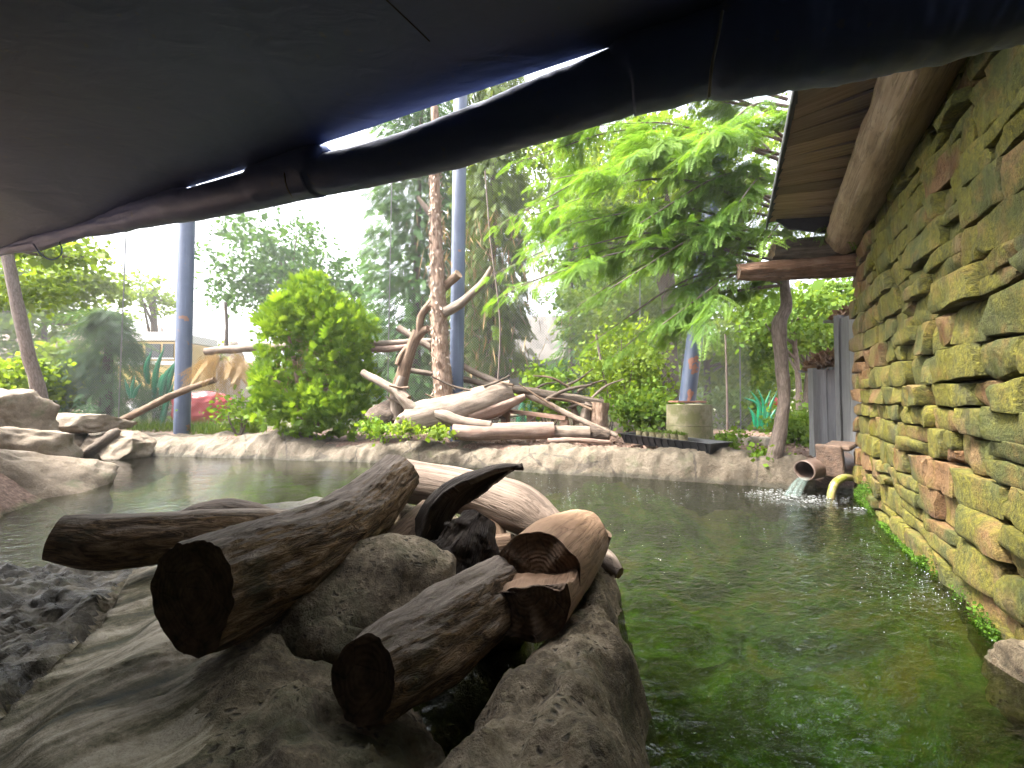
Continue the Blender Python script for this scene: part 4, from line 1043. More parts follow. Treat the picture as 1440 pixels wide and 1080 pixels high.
plog([(510, 524, 6.1), (535, 537, 6.0), (560, 552, 5.9), (573, 562, 5.85)], [5, 6, 7, 6], [PW, CT_], 'pale branch slanting from the evergreen bush to the root end', seed=100)
plog([(522, 598, 6.1), (545, 585, 6.2), (570, 572, 6.3)], [18, 19, 17], [M['bark_dark'], M['cut_dark']], 'dark rough barked log lying behind the splayed root end', ns=28, fine=.12, seed=101)
plog([(637, 607, 5.6), (680, 608, 5.62), (730, 606, 5.65), (778, 605, 5.68)], [11.5, 12, 12, 11.5], [PK, CT_], 'thick pinkish peeled log lying along the front of the bank', nr=70, ns=32, amp=.08, fine=.02, seed=102)
plog([(776, 607, 5.7), (800, 608, 5.7), (829, 609, 5.68)], [9, 9, 8.5], [PW, CT_], 'short pale log butting against the thick pinkish log', seed=103)
plog([(829, 607, 5.72), (842, 609, 5.68), (858, 612, 5.62)], [9, 9, 7], [M['bark_dark'], CT_], 'short dark barked log piece next to the black tray', fine=.12, seed=104)
plog([(770, 620, 5.5), (812, 619, 5.45), (858, 622, 5.4)], [4, 3.5, 3], [M['log_pink'], CT_], 'thin orange brown branch on the mulch below the short logs', seed=105)
stp = thing('upright_stump', 'upright shaggy stump holding the end of the long grey pole', 'stump', P(838, 608, 6.0))
plog([(842, 608, 6.0), (841, 590, 6.0), (842, 566, 6.0)], [14, 13, 13], [M['bark_shag'], CT_], None, stp, 'trunk', ns=28, fine=.1, flute=.12, seed=106)
plog([(822, 606, 6.0), (823, 585, 6.0), (828, 566, 6.0)], [9, 8, 7], [PW, CT_], None, stp, 'split_side', flute=.15, seed=107)
plog([(812, 596, 6.15), (808, 580, 6.15), (806, 566, 6.15)], [6, 5, 4], [BR, CT_], 'brown stake standing behind the upright shaggy stump', seed=108)
plog([(150, 601, 6.95), (200, 577, 6.9), (250, 553, 6.85), (302, 534, 6.85)], [5, 5, 4.5, 4], [BR, CT_], 'straight brown pole slanting up across the left blue post', nr=60, seed=109)
plog([(112, 644, 6.1), (135, 630, 6.1), (158, 612, 6.2), (168, 604, 6.25)], [4, 8, 7, 3], [M['log_grey'], CT_], 'bleached grey driftwood lying at the water beside the tan rocks', flute=.25, seed=110)
bp_ = thing('brush_pile', 'loose tangle of thin grey twigs among the fallen logs', 'twigs', P(700, 600, 6.1))
rgt = np.random.default_rng(63)
for i in range(26):
    u_, v_ = rgt.uniform(560, 850), rgt.uniform(540, 598); an = rgt.uniform(-.6, .6) + (math.pi if rgt.random() < .5 else 0); L_ = rgt.uniform(25, 75); Y_ = rgt.uniform(5.75, 6.5)
    plog([(u_, v_, Y_), (u_ + L_ * .5 * math.cos(an), v_ - abs(L_ * .5 * math.sin(an)) + rgt.normal(0, 4), Y_ + rgt.normal(0, .08)), (u_ + L_ * math.cos(an), v_ - abs(L_ * math.sin(an)), Y_ + rgt.normal(0, .15))], [2.0, 1.6, .8], [[M['log_grey'], CT_], [PW, CT_], [BR, CT_]][i % 3], None, bp_, 'twig', nr=16, ns=8, seed=400 + i)
# plank bench
bc = P(748, 590, 6.2); bc[2] = .25
bench = thing('plank_bench', 'low reddish plank bench behind the logs', 'bench', bc)
M['redplank'] = m_plank('reddish_plank', (0.28, 0.14, 0.09), (0.46, 0.3, 0.22), (3, 40, 40))
p0, p1 = P(700, 576, 6.35), P(797, 588, 5.95)
vx = unit(p1 - p0); wv = unit(np.cross((0, 0, 1.0), vx)); zv = np.cross(vx, wv)
plank('seat', (p0 + p1) / 2, (np.linalg.norm(p1 - p0), .2, .055), np.array([vx, wv, zv]), M['redplank'], bench, 2)
for q_ in (.12, .5, .97):
    c_ = p0 + (p1 - p0) * q_; h_ = c_[2] - .2
    plank('leg', c_ - np.array([0, 0, .03 + h_ / 2]), (h_, .11, .12), np.array([(0, 0, 1.0), vx, wv]), M['redplank'], bench, 5)
# black tray with plant plugs
m, t, b = mat('black_plastic'); b.inputs['Base Color'].default_value = (0.012, 0.013, 0.016, 1); b.inputs['Roughness'].default_value = .35; bump(t, b, noise(t, pos(t), 60, 3), .1, .003); M['blackplastic'] = m
t0, t1 = G(872, 622, .30), G(1000, 640, .30)
t0[2] = t1[2] = .30
vx = unit(t1 - t0); wv = np.array([-vx[1], vx[0], 0]); zv = np.array([0, 0, 1.0]); L_ = np.linalg.norm(t1 - t0); TW = .34
tray = thing('plant_tray', 'long black plastic tray on the bank in front of the concrete plinth', 'tray', (t0 + t1) / 2)
mb = MB()
def tp(a, b_, z_): return t0 + vx * a + wv * b_ + zv * z_
def ringrect(ins, z_): return [tp(ins - .0, ins, z_), tp(L_ - ins, ins, z_), tp(L_ - ins, TW - ins, z_), tp(ins, TW - ins, z_)]
rr_ = [ringrect(.04, 0), ringrect(.0, .12), ringrect(-.025, .122), ringrect(-.025, .132), ringrect(.006, .13), ringrect(.045, .008)]
V = [p_ for r_ in rr_ for p_ in r_]
Fc = [(3, 2, 1, 0), (20, 21, 22, 23)]
for i in range(5):
    for k_ in range(4): Fc.append((i * 4 + k_, i * 4 + (k_ + 1) % 4, (i + 1) * 4 + (k_ + 1) % 4, (i + 1) * 4 + k_))
mb.add(V, Fc).put('tray_body', M['blackplastic'], tray, bevel=.004)
for i in range(13):
    a_ = .08 + i * (L_ - .16) / 12
    MB().prism([tp(a_, .036, 0), tp(a_ + .018, .036, 0), tp(a_ + .018, -.006, .12), tp(a_, -.006, .12)], -wv * .012).put('rib', M['blackplastic'], tray)
M['coir'] = m_rock('coir_pot', (0.08, 0.07, 0.03), (0.2, 0.17, 0.08), (0.34, 0.29, 0.16), 40, .01, speck=.6)
pg = None
for i in range(7):
    c_ = tp(.2 + i * .118, TW * .55, .02)
    plug = thing('plant_plug', 'coir plant plug standing in the black tray, %s' % ['end of the row nearest the stump', 'second from the stump end of the row', 'third from the stump end of the row', 'middle of the row of seven', 'third from the wall end of the row', 'second from the wall end of the row', 'end of the row nearest the wall'][i], 'plant plug', c_, 'coir plant plugs in the black tray')
    log('pot', [c_, c_ + zv * .155], [.05, .057], [M['coir']] * 2, plug, nr=14, ns=20, amp=.05, fine=.1, fk=90, seed=i)
    rg = np.random.default_rng(i); n = 90
    C = c_ + zv * .15 + np.stack([rg.normal(0, .025, n), rg.normal(0, .025, n), rg.uniform(0, .01, n)], 1)
    o = leaves('sprouts', C, .03, M['grass'], plug, aspect=.2, bias=(0, 0, 1.5), seed=i); tag(o, kind='stuff')

# ------------------------------------------------------------------ grey shed, pipe and hose at the wall's far end
M['greyboard'] = m_plank('grey_painted_board', (0.2, 0.2, 0.2), (0.3, 0.3, 0.3), (3, 30, 30))
sb0 = P(1142, 640, 4.75); sb0[2] = .2
shed = thing('grey_shed', 'narrow grey board shed behind the end of the stone wall, dead leaves on top', 'shed', sb0)
def vboard(name, u0, u1, vtop, Y0, Y1, seed, dz=0, th=.03, parent=None, zb=.2):
    a, b_ = P(u0, 600, Y0), P(u1, 600, Y1); zt = P((u0 + u1) / 2, vtop, (Y0 + Y1) / 2)[2]
    vx_ = np.array([0, 0, 1.0]); wv_ = b_ - a; wv_[2] = 0; wl = np.linalg.norm(wv_); wv_ /= wl
    c_ = (a + b_) / 2; c_[2] = (zb + zt) / 2
    return plank(name, c_, (zt - zb, wl * .97, th), np.array([vx_, wv_, np.cross(vx_, wv_)]), M['greyboard'], parent or shed, seed)
vboard('corner_post', 1141, 1147, 518, 4.7, 4.7, 1, th=.08)
vboard('board', 1148, 1162, 520, 4.74, 4.76, 2)
vboard('board', 1163, 1175, 519, 4.76, 4.78, 3)
vboard('board', 1176, 1184, 519, 4.78, 4.79, 4)
vboard('corner_post', 1180, 1187, 444, 4.55, 4.5, 5, th=.1)
vboard('board', 1187, 1199, 446, 4.5, 4.35, 6)
vboard('board', 1199, 1214, 446, 4.35, 4.2, 7)
c0 = P(1162, 519, 4.95)
MB().box(c0 + np.array([.1, 0, -.012]), (.5, .55, .03)).put('shed_roof', M['greyboard'], shed)
c1 = P(1197, 446, 4.55); MB().box(c1 + np.array([.06, .1, .0]), (.3, .4, .03)).put('shed_roof', M['greyboard'], shed)
def heap(name, c, rx, ry, rz, n, size, mm, parent, seed):
    rg = np.random.default_rng(seed)
    q_ = rg.normal(size=(n, 3)); q_ = unit(q_) * (rg.random((n, 1)) ** .4); q_[:, 2] = np.abs(q_[:, 2])
    o = leaves(name, np.asarray(c) + q_ * np.array([rx, ry, rz]), size, mm, parent, aspect=.4, seed=seed); tag(o, kind='stuff'); return o
heap('leaf_heap', c0 + np.array([.05, -.02, -.02]), .24, .3, .23, 1800, .045, M['litter'], shed, 3)
heap('leaf_heap', c1 + np.array([.03, .05, .0]), .14, .2, .12, 700, .04, M['litter'], shed, 4)
M['pipe'] = m_plain('rusty_brown_pipe', (0.13, 0.085, 0.065), .55, var=.4, scale=12)
pp0, pp1 = P(1131, 662, 3.98), P(1172, 652, 4.2)
pd = unit(pp1 - pp0)
V1, F1, g1, _ = tube([pp0, pp1 + pd * .2], [.1, .105], nr=20, ns=32, amp=.02, caps=False)
V2, F2, g2, _ = tube([pp0, pp1 + pd * .2], [.088, .09], nr=20, ns=32, amp=.02, caps=False)
n1_ = len(V1); rim = [(j, n1_ + j, n1_ + (j + 1) % 32, (j + 1) % 32) for j in range(32)]
o = put('drain_pipe', np.vstack([V1, V2]), F1 + [tuple(i + n1_ for i in f[::-1]) for f in F2] + rim, M['pipe'])
tag(o, 'brown drain pipe mouth pouring water into the pond by the wall', 'pipe')
M['blockwood'] = m_plain('old_brown_timber', (0.1, 0.058, 0.035), .8, var=.6, scale=22, bmp=.9, bscale=40, bd=.012)
# old timber block with a hollow beside the pipe
hb = P(1178, 648, 3.95)
blk = thing('timber_block', 'weathered brown timber block with a dark hollow between pipe and wall', 'block', hb)
mb = MB(); axb = np.array([[.8, .55, 0.12], [-.55, .8, 0], [-.1, 0, 1.0]]); axb = unit(axb)
mb.box(hb + np.array([-.075, 0, 0]), (.05, .22, .32), axb).put('side', M['blockwood'], blk, bevel=.02)
MB().box(hb + np.array([.08, .06, .14]), (.26, .22, .05), axb).put('top', M['blockwood'], blk, bevel=.02)
MB().box(hb + np.array([.1, .12, -.02]), (.24, .05, .26), axb).put('back', M['mortar'], blk, bevel=.01)
m, t, b = mat('algae_stained_hose'); nn = noise(t, pos(t), 14, 4)
t.links.new(ramp(t, nn, [(.42, (0.16, 0.19, 0.015)), (.55, (0.3, 0.22, 0.11)), (.65, (0.2, 0.24, 0.03))]), b.inputs['Base Color']); b.inputs['Roughness'].default_value = .4; M['hose'] = m
log('hose', [P(1197, 672, 3.9), P(1186, 672, 3.85), P(1174, 680, 3.8), P(1169, 695, 3.78), P(1169, 714, 3.78)], [.034, .034], [M['hose']] * 2, label='yellow green stained hose curving down into the water by the wall', cat='hose', nr=40, ns=20, amp=.06)
m, t, b = mat('falling_water'); b.inputs['Base Color'].default_value = (.3, .4, .37, 1); b.inputs['Roughness'].default_value = .1; b.inputs['Alpha'].default_value = .22; bump(t, b, noise(t, mapv(t, pos(t), (60, 60, 8)), 1.0, 3), .8, .01); M['fall'] = m
V = []
for i in range(14):
    q_ = i / 13.
    for j in range(9):
        r_ = j / 8. - .5
        V.append(pp0 + np.array([-.02 - .2 * q_ + .03 * math.sin(j * 2.1), -.03 - .1 * q_ + r_ * .05, -.06 - (pp0[2] - .06) * q_ ** 1.6]) + np.array([.55, -.6, 0]) * r_ * (.14 + .06 * q_))
I = np.arange(126).reshape(14, 9)
o = put('water_stream', V, np.stack([I[:-1, :-1].ravel(), I[:-1, 1:].ravel(), I[1:, 1:].ravel(), I[1:, :-1].ravel()], 1), M['fall']); tag(o, 'clear water stream pouring from the drain pipe mouth', 'water', kind='stuff')
# foam and splashes
m, t, b = mat('white_foam'); b.inputs['Base Color'].default_value = (.5, .52, .5, 1); b.inputs['Roughness'].default_value = .4; b.inputs['Alpha'].default_value = .7; M['foam'] = m
def blobs(name, C, S, mm, label, cat, flat=.35):
    bm = bmesh.new(); bmesh.ops.create_icosphere(bm, subdivisions=1, radius=1.0)
    V0 = np.array([v.co[:] for v in bm.verts]); F0 = np.array([[v.index for v in f.verts] for f in bm.faces]); bm.free()
    n_ = len(C); sc_ = S[:, None, None] * np.array([1, 1, flat])
    V = (C[:, None] + V0[None] * sc_).reshape(-1, 3); Fq = (F0[None] + (np.arange(n_) * len(V0))[:, None, None]).reshape(-1, 3)
    o = put(name, V, Fq, mm); tag(o, label, cat, kind='stuff'); return o
rg = np.random.default_rng(14); n = 420
ctr = np.array([G(u, v, 0) for u, v in ((1105, 700), (1140, 704), (1095, 690), (1160, 700), (1215, 715), (1075, 693), (1120, 697))])
C = ctr[rg.integers(0, 7, n)] + rg.normal(0, 1, (n, 3)) * np.array([.12, .05, 0]); C[:, 2] = .001
blobs('foam', C, rg.uniform(.003, .011, n), M['foam'], 'white foam patches drifting under the drain pipe', 'foam', .15)
n = 330; dm = rg.random(n) < .7
u_ = np.where(dm, rg.normal(1310, 55, n), rg.normal(1250, 90, n)); v_ = np.where(dm, rg.normal(812, 32, n) + (u_ - 1310) * .25, rg.normal(770, 50, n))
C = np.array([G(a, max(b_, 700), 0) for a, b_ in zip(u_, v_)]); C[:, 2] = np.abs(rg.normal(0, .006, n)); C = C[(C[:, :2] - W0) @ WN > .03]
m, t, b = mat('water_drop'); b.inputs['Base Color'].default_value = (.8, .85, .9, 1); b.inputs['Roughness'].default_value = .08; b.inputs['Alpha'].default_value = .7; M['drop'] = m
blobs('water_drops', C, np.random.default_rng(2).uniform(.0007, .0024, len(C)), M['drop'], 'splashing drops on the water below the dripping stone wall', 'water', 1.0)
# floating specks near the far bank
n = 130; C = np.array([G(a, b_, 0) for a, b_ in zip(rg.uniform(560, 1080, n), rg.uniform(672, 705, n))]); C[:, 2] = .002
blobs('floating_specks', C, rg.uniform(.002, .006, n), M['foam'], 'pale specks floating on the pond near the far bank', 'foam', .2)

# ------------------------------------------------------------------ foliage builders
def frond_template(nt=10, ang=55, tw=.36, w=.013, sub=True, droop=.22):
    """a flat conifer spray, 1 long: side twigs as narrow diamonds"""
    Cs, As, S_, W_ = [], [], [], []
    def ad(c, a, s_, w_): Cs.append(c); As.append(a); S_.append(s_); W_.append(w_)
    ad((0, 0, 0), (1, 0, 0), 1.0, w * .5)
    for i in range(1, nt + 1):
        x_ = i / (nt + 1.0)
        for sd_ in (-1, 1):
            a_ = math.radians(ang * (1 - .25 * x_)) * sd_
            L_ = tw * (1 - x_ * .62) * (.85 + .3 * ((i * 7 + sd_) % 5) / 5)
            d_ = np.array([math.cos(a_), math.sin(a_), 0]); c_ = np.array([x_, 0, 0])
            ad(c_, d_, L_, w)
            if sub:
                for q_ in (.4,):
                    for s2 in (-1, 1):
                        a2 = a_ + s2 * .7
                        ad(c_ + d_ * L_ * q_, (math.cos(a2), math.sin(a2), 0), L_ * .45, w * .8)
    Cs, As = np.array(Cs, float), np.array(As, float); B = np.stack([-As[:, 1], As[:, 0], 0 * As[:, 0]], 1)
    V, Fq = leaf_quads(Cs, As, B, np.array(S_), np.array(W_))
    V[:, 2] -= droop * (V[:, 0] ** 2 + 1.2 * V[:, 1] ** 2)
    return V, Fq
FR_HEM = frond_template()
FR_HEM2 = frond_template(7, 45, .34, .022, False, .45)
FR_FAR = frond_template(6, 50, .42, .05, False, .3)
_fan = [(math.radians(a_), l_) for a_, l_ in ((-62, .6), (-40, .8), (-20, .95), (0, 1.0), (20, .95), (40, .8), (62, .6))]
_A = np.array([(math.cos(a_), math.sin(a_), .1 * math.sin(3 * a_)) for a_, _ in _fan])
FR_FAN = leaf_quads(np.zeros((7, 3)), _A, np.stack([-_A[:, 1], _A[:, 0], 0 * _A[:, 0]], 1), np.array([l_ for _, l_ in _fan]), np.full(7, .1))
def fronds(name, C, D, U, S, tpl, mm, parent, seed=0):
    rg = np.random.default_rng(seed)
    D = unit(D); Sd = unit(np.cross(U, D)); Nn = np.cross(D, Sd)
    T_, Fq = tpl; k_ = len(T_); n_ = len(C)
    V = C[:, None] + S[:, None, None] * (T_[None, :, 0:1] * D[:, None] + T_[None, :, 1:2] * Sd[:, None] + T_[None, :, 2:3] * Nn[:, None])
    Fa = (Fq[None] + (np.arange(n_) * k_)[:, None, None]).reshape(-1, 4)
    r_ = np.clip(np.repeat(rg.random(n_), k_) * .7 + np.tile(T_[:, 0], n_) * .3, 0, 1)
    return put(name, V.reshape(-1, 3), Fa, mm, parent, True, {'rnd': ('FLOAT', r_)})
def ell_pts(rg, n, c, r, shell=.35):
    q_ = unit(rg.normal(size=(n, 3))) * (rg.random((n, 1)) ** shell)
    return np.asarray(c) + q_ * np.asarray(r)
def broadleaf(name, label, base, crowns, trunk, mm, bark, n, size, seed, group, clump=.55, per=70, cat='tree', limbs=6, trunk_r=(.14, .05), aspect=.36):
    """crowns: list of (centre, radii); clumps of leaves through each ellipsoid"""
    rg = np.random.default_rng(seed)
    tr_ = thing(name, label, cat, base, group)
    if trunk is not None:
        log('trunk', trunk, trunk_r, [bark, bark], tr_, nr=36, ns=14, amp=.12, fine=.05, seed=seed)
        top = np.asarray(trunk[-1]); mid = np.asarray(trunk[max(0, len(trunk) - 2)])
    Cs, Os = [], []
    tot = sum(np.prod(r) ** (2 / 3) for _, r in crowns)
    lc = []
    for c, r in crowns:
        nn = int(n * np.prod(r) ** (2 / 3) / tot / per) + 1
        cl = ell_pts(rg, nn, c, r, .5)
        cl = cl[cl[:, 2] > .3]
        lc += list(cl[rg.permutation(len(cl))[:limbs]])
        for q_ in cl:
            rad_ = clump * rg.uniform(.5, 1.25)
            Cs.append(q_ + rg.normal(size=(per, 3)) * np.array([rad_, rad_, rad_ * .45]) * .55)
            Os.append(np.repeat(unit(q_ - np.asarray(c))[None], per, 0))
    C = np.vstack(Cs); O = np.vstack(Os)
    o = leaves('crown', C, size, mm, tr_, aspect=aspect, bias=(0, 0, -.35), seed=seed, outward=O * .4)
    if trunk is not None:
        for i, q_ in enumerate(lc[:limbs]):
            s0 = mid + (top - mid) * rg.uniform(.1, 1.0); md = (s0 + q_) / 2 + np.array([0, 0, -.15 * np.linalg.norm(q_ - s0) * .3])
            log('limb', [s0, md, q_], [trunk_r[-1] * .8, trunk_r[-1] * .2], [bark, bark], tr_, nr=16, ns=8, amp=.1, seed=seed + i)
    return tr_
def conifer(name, label, base, trunk, crown_fn, mm, bark, n, seed, group, size=.4, tpl=None, trunk_r=(.16, .04), droop=-.35, cat='tree'):
    rg = np.random.default_rng(seed)
    tr_ = thing(name, label, cat, base, group)
    log('trunk', trunk, trunk_r, [bark, bark], tr_, nr=40, ns=14, amp=.1, fine=.05, seed=seed)
    C, D = crown_fn(rg, n)
    D = unit(D + np.array([0, 0, droop]) + rg.normal(0, .25, D.shape))
    U = unit(np.array([0, 0, 1.0]) + rg.normal(0, .45, D.shape))
    fronds('crown', C, D, U, size * np.exp(rg.normal(0, .28, len(C))), tpl or FR_FAR, mm, tr_, seed)
    return tr_, rg
def cone_crown(x0, y0, z0, z1, r0, r1, lumps=9, pw=.8):   # lumps: how many whorls show per metre
    def f(rg, n):
        t_ = rg.random(n) ** 1.15
        z_ = z0 + (z1 - z0) * t_
        a_ = rg.random(n) * 2 * np.pi
        R = (r0 + (r1 - r0) * t_ ** pw)
        wob_ = 1 + .35 * fbm(np.stack([np.cos(a_) * 1.5, np.sin(a_) * 1.5, z_ * 1.1], 1), 1.0, 2, int(abs(x0) * 10) + 3)
        rr = R * wob_ * rg.random(n) ** .38
        # tiers: branches thin out between whorls
        keep_ = np.sin(z_ * lumps + a_ * 1.0 + 2 * wob_) + rg.random(n) * 2.0 > .1
        C = np.stack([x0 + np.cos(a_) * rr, y0 + np.sin(a_) * rr, z_ - rr * .12], 1)
        D = np.stack([np.cos(a_), np.sin(a_), np.zeros(n)], 1)
        return C[keep_], D[keep_]
    return f
BD, BGY = M['bark_dark'], M['bark_grey']

# ------------------------------------------------------------------ hemlock at the right, its crooked trunk by the wall
hb_ = P(1086, 655, 4.35); hb_[2] = .2
hem = thing('hemlock_tree', 'crooked small tree by the wall with drooping bright green needle sprays', 'tree', hb_)
tp_ = [hb_, P(1096, 610, 4.36), P(1103, 560, 4.4), P(1098, 500, 4.4), P(1096, 455, 4.42), P(1106, 430, 4.45), P(1103, 385, 4.5), P(1110, 300, 4.7), P(1118, 150, 4.9), P(1120, -40, 5.0)]
log('trunk', tp_, [.085, .07, .06, .066, .07, .058, .05, .048, .04, .03], [M['bark_grey'], CT_], hem, nr=110, ns=20, amp=.12, fine=.05, seed=120)
log('limb', [P(1102, 400, 4.5), P(1085, 392, 4.45), P(1060, 388, 4.4)], [.03, .02], [BGY, BGY], hem, nr=14, ns=8)
rg = np.random.default_rng(77)
brs = []   # (points) of main branches, heading left from the trunk
for (v0, u1, v1, Y1) in ((395, 720, 385, 4.6), (360, 745, 330, 5.2), (330, 850, 395, 4.3), (300, 880, 210, 4.8), (285, 760, 240, 5.4), (250, 900, 300, 4.2), (230, 820, 165, 5.0), (200, 940, 235, 4.3), (170, 870, 110, 5.2), (150, 1000, 190, 4.2), (340, 1000, 360, 5.0), (380, 930, 445, 4.3), (400, 860, 490, 4.9), (350, 790, 430, 5.6), (320, 1080, 325, 3.85), (310, 960, 320, 4.9), (270, 1040, 275, 4.0), (200, 1060, 160, 4.2), (120, 980, 80, 4.6), (90, 900, 40, 5.0), (400, 985, 430, 5.0), (395, 760, 345, 4.9), (260, 700, 300, 5.8), (140, 780, 110, 5.8), (400, 940, 400, 4.7), (330, 690, 370, 5.6), (220, 720, 215, 6.0), (180, 850, 250, 4.6), (280, 980, 260, 5.4), (380, 1060, 400, 5.0), (330, 930, 360, 5.8), (60, 1050, 60, 4.6), (240, 1010, 130, 5.6), (370, 700, 400, 5.2), (345, 800, 300, 4.6), (300, 740, 290, 5.0), (160, 740, 170, 5.6), (375, 830, 470, 5.2)):
    s0 = P(1108, v0, 4.75); e_ = P(u1, v1, Y1); L_ = np.linalg.norm(e_ - s0)
    m_ = (s0 + e_) / 2 + np.array([rg.normal(0, .05), rg.normal(0, .12), .10 * L_])
    pts = spline(np.array([s0, m_, e_ + np.array([0, 0, -.05 * L_])]), 26)
    brs.append(pts)
    for _ in range(2):
        i0 = rg.integers(6, 20); sd_ = unit(np.cross(pts[i0 + 1] - pts[i0], [0, 0, 1.0])) * rg.choice([-1, 1])
        q0 = pts[i0]; q1 = q0 + (unit(pts[i0 + 1] - pts[i0]) * .8 + sd_ * .7 + np.array([0, 0, rg.uniform(-.45, .1)])) * rg.uniform(.35, .8)
        brs.append(spline(np.array([q0, (q0 + q1) / 2 + np.array([0, 0, .04]), q1]), 26))
    log('limb', pts[::5], [.022, .005], [BGY, BGY], hem, nr=18, ns=6, amp=.1)
Cs, Ds, Us, Ss = [], [], [], []
for pts in brs:
    T = np.gradient(pts, axis=0); T = unit(T)
    for i in range(5, 26):
        for sd_ in (-1, 1):
            for _ in range(3):
                if rg.random() < .42 or (pts[i][0] > 1.7 and pts[i][2] < 2.9 and rg.random() < .5): continue
                side = unit(np.cross(T[i], [0, 0, 1.0])) * sd_
                d_ = unit(T[i] * rg.uniform(.5, 1.1) + side * rg.uniform(.4, 1.0) + np.array([0, 0, rg.uniform(-.45, .05)]))
                L2 = rg.uniform(.14, .38) * (1.15 - .5 * i / 26)
                c_ = pts[i] + rg.normal(0, .02, 3)
                Cs.append(c_); Ds.append(d_); Us.append(unit(np.array([0, 0, 1.0]) + rg.normal(0, .22, 3))); Ss.append(L2 * rg.uniform(.7, 1.15))
                if L2 > .2:
                    Cs.append(c_ + d_ * L2 * .55 - np.array([0, 0, .03])); Ds.append(unit(d_ + rg.normal(0, .45, 3) - np.array([0, 0, .2]))); Us.append(unit(np.array([0, 0, 1.0]) + rg.normal(0, .25, 3))); Ss.append(L2 * .7)
    Cs.append(pts[-1]); Ds.append(unit(T[-1] + np.array([0, 0, -.2]))); Us.append(np.array([0, 0, 1.0])); Ss.append(.3)
fronds('crown', np.array(Cs), np.array(Ds), np.array(Us), np.array(Ss), FR_HEM, M['leaf_hem'], hem, 5)

# ------------------------------------------------------------------ clipped evergreen bush on the bank
bb = P(440, 600, 6.6); bb[2] = .25
arb = thing('evergreen_bush', 'dense bright green evergreen bush with a hollow in its middle', 'bush', bb)
lum = [(430, 425, 6.6, 42), (405, 450, 6.6, 40), (455, 448, 6.55, 48), (492, 468, 6.6, 48), (393, 478, 6.65, 44), (500, 510, 6.55, 34), (470, 505, 6.5, 34), (505, 555, 6.5, 36), (470, 560, 6.4, 40), (385, 540, 6.4, 42), (372, 570, 6.4, 32), (430, 575, 6.35, 36), (410, 590, 6.4, 30), (500, 585, 6.45, 32), (455, 590, 6.4, 32), (440, 405, 6.6, 26), (430, 455, 6.85, 38), (480, 540, 6.85, 42), (390, 560, 6.85, 36), (480, 470, 6.85, 36), (365, 530, 6.55, 22), (520, 530, 6.6, 22), (385, 450, 6.65, 26), (512, 475, 6.6, 22)]
rg = np.random.default_rng(31); Cs, Ds = [], []
for u, v, Y, rp in lum:
    u = 441 + (u - 441) * .86
    r_ = rp * .8 * Y / F; n = int(560 * (rp / 40) ** 2)
    q_ = unit(rg.normal(size=(n, 3)))
    bumpy = 1 + .3 * fbm(q_ * 2.6 + u * .1, 1.0, 2, int(u))
    c_ = P(u, v, Y) + q_ * r_ * bumpy[:, None] * rg.uniform(.82, 1.05, (n, 1)) * np.array([1, 1, 1.05])
    k_ = c_[:, 2] > .22
    Cs.append(c_[k_]); Ds.append(q_[k_])
C = np.vstack(Cs); D = np.vstack(Ds)
D = unit(D * .8 + np.array([0, 0, .75]) + rg.normal(0, .35, D.shape))
fronds('crown', C, D, unit(rg.normal(size=D.shape)), .08 * np.exp(rg.normal(0, .35, len(C))), FR_FAN, M['leaf_arb'], arb, 8)
for i, (p0_, p1_, p2_) in enumerate((((430, 598, 6.6), (420, 540, 6.55), (405, 470, 6.6)), ((440, 598, 6.6), (440, 530, 6.6), (440, 430, 6.6)), ((445, 598, 6.6), (465, 530, 6.6), (485, 470, 6.6)), ((425, 580, 6.6), (400, 545, 6.5), (380, 530, 6.5)))):
    log('stem', [P(*p0_), P(*p1_), P(*p2_)], [.06, .025], [M['bark_shag'], M['bark_shag']], arb, nr=24, ns=10, amp=.15, seed=i)
o = leaves('dry_twigs', np.array([P(a, b_, Y_) for a, b_, Y_ in zip(rg.normal(415, 24, 500), rg.normal(512, 18, 500), rg.uniform(6.3, 6.6, 500))]), .09, M['straw'], arb, aspect=.06, seed=3); tag(o, kind='stuff')

# ------------------------------------------------------------------ other trees and shrubs
GT = 'trees around the enclosure'
# thin leaning trunk at the left edge
lb = P(68, 590, 6.9); lb[2] = .2
tr = [lb, P(52, 540, 6.85), P(38, 490, 6.8), P(24, 430, 6.75), P(10, 360, 6.7), P(-10, 270, 6.65)]
broadleaf('leaning_tree', 'thin leaning grey trunk at the left edge with bright leaves above', lb, [(P(40, 345, 7.4), (1.3, .9, .4)), (P(20, 410, 7.6), (.8, .7, .35)), (P(120, 400, 8.8), (.9, .6, .35))], tr, M['leaf_yel'], BGY, 4200, .1, 201, GT, clump=.3, per=28, limbs=9, trunk_r=(.1, .07))
def xy(u, Y, z=.2): a = P(u, 560, Y); a[2] = z; return a
def tz(u, v, Y): return P(u, v, Y)
def bl(label, u, v, Y, rx, rz, mm, n, size, seed, tb=None, clump=.5, ry=None, extra=(), limbs=6, tr_=(.16, .06), per=60, name='broadleaf_tree', bark=None):
    b_ = xy(tb if tb is not None else u, Y); c_ = tz(u, v, Y)
    trunk = [b_, (b_ * .6 + c_ * .4) + np.array([.1, 0, 0]), c_ + np.array([0, 0, rz * .3])]
    return broadleaf(name, label, b_, [(c_, (rx, ry or rx * .8, rz))] + [(tz(*e[:3]), e[3]) for e in extra], trunk, mm, bark or BGY, n, size, seed, GT, clump, per, limbs=limbs, trunk_r=tr_)
bl('pale yellow green tree far behind the tan rocks at the left', 60, 415, 17, 3.6, 2.1, M['leaf_yel'], 8000, .15, 211, clump=.6)
bl('round yellow green tree left of the blue post, farther back', 215, 415, 19, 1.3, 1.0, M['leaf_yel'], 1100, .14, 212, clump=.6, tr_=(.22, .1))
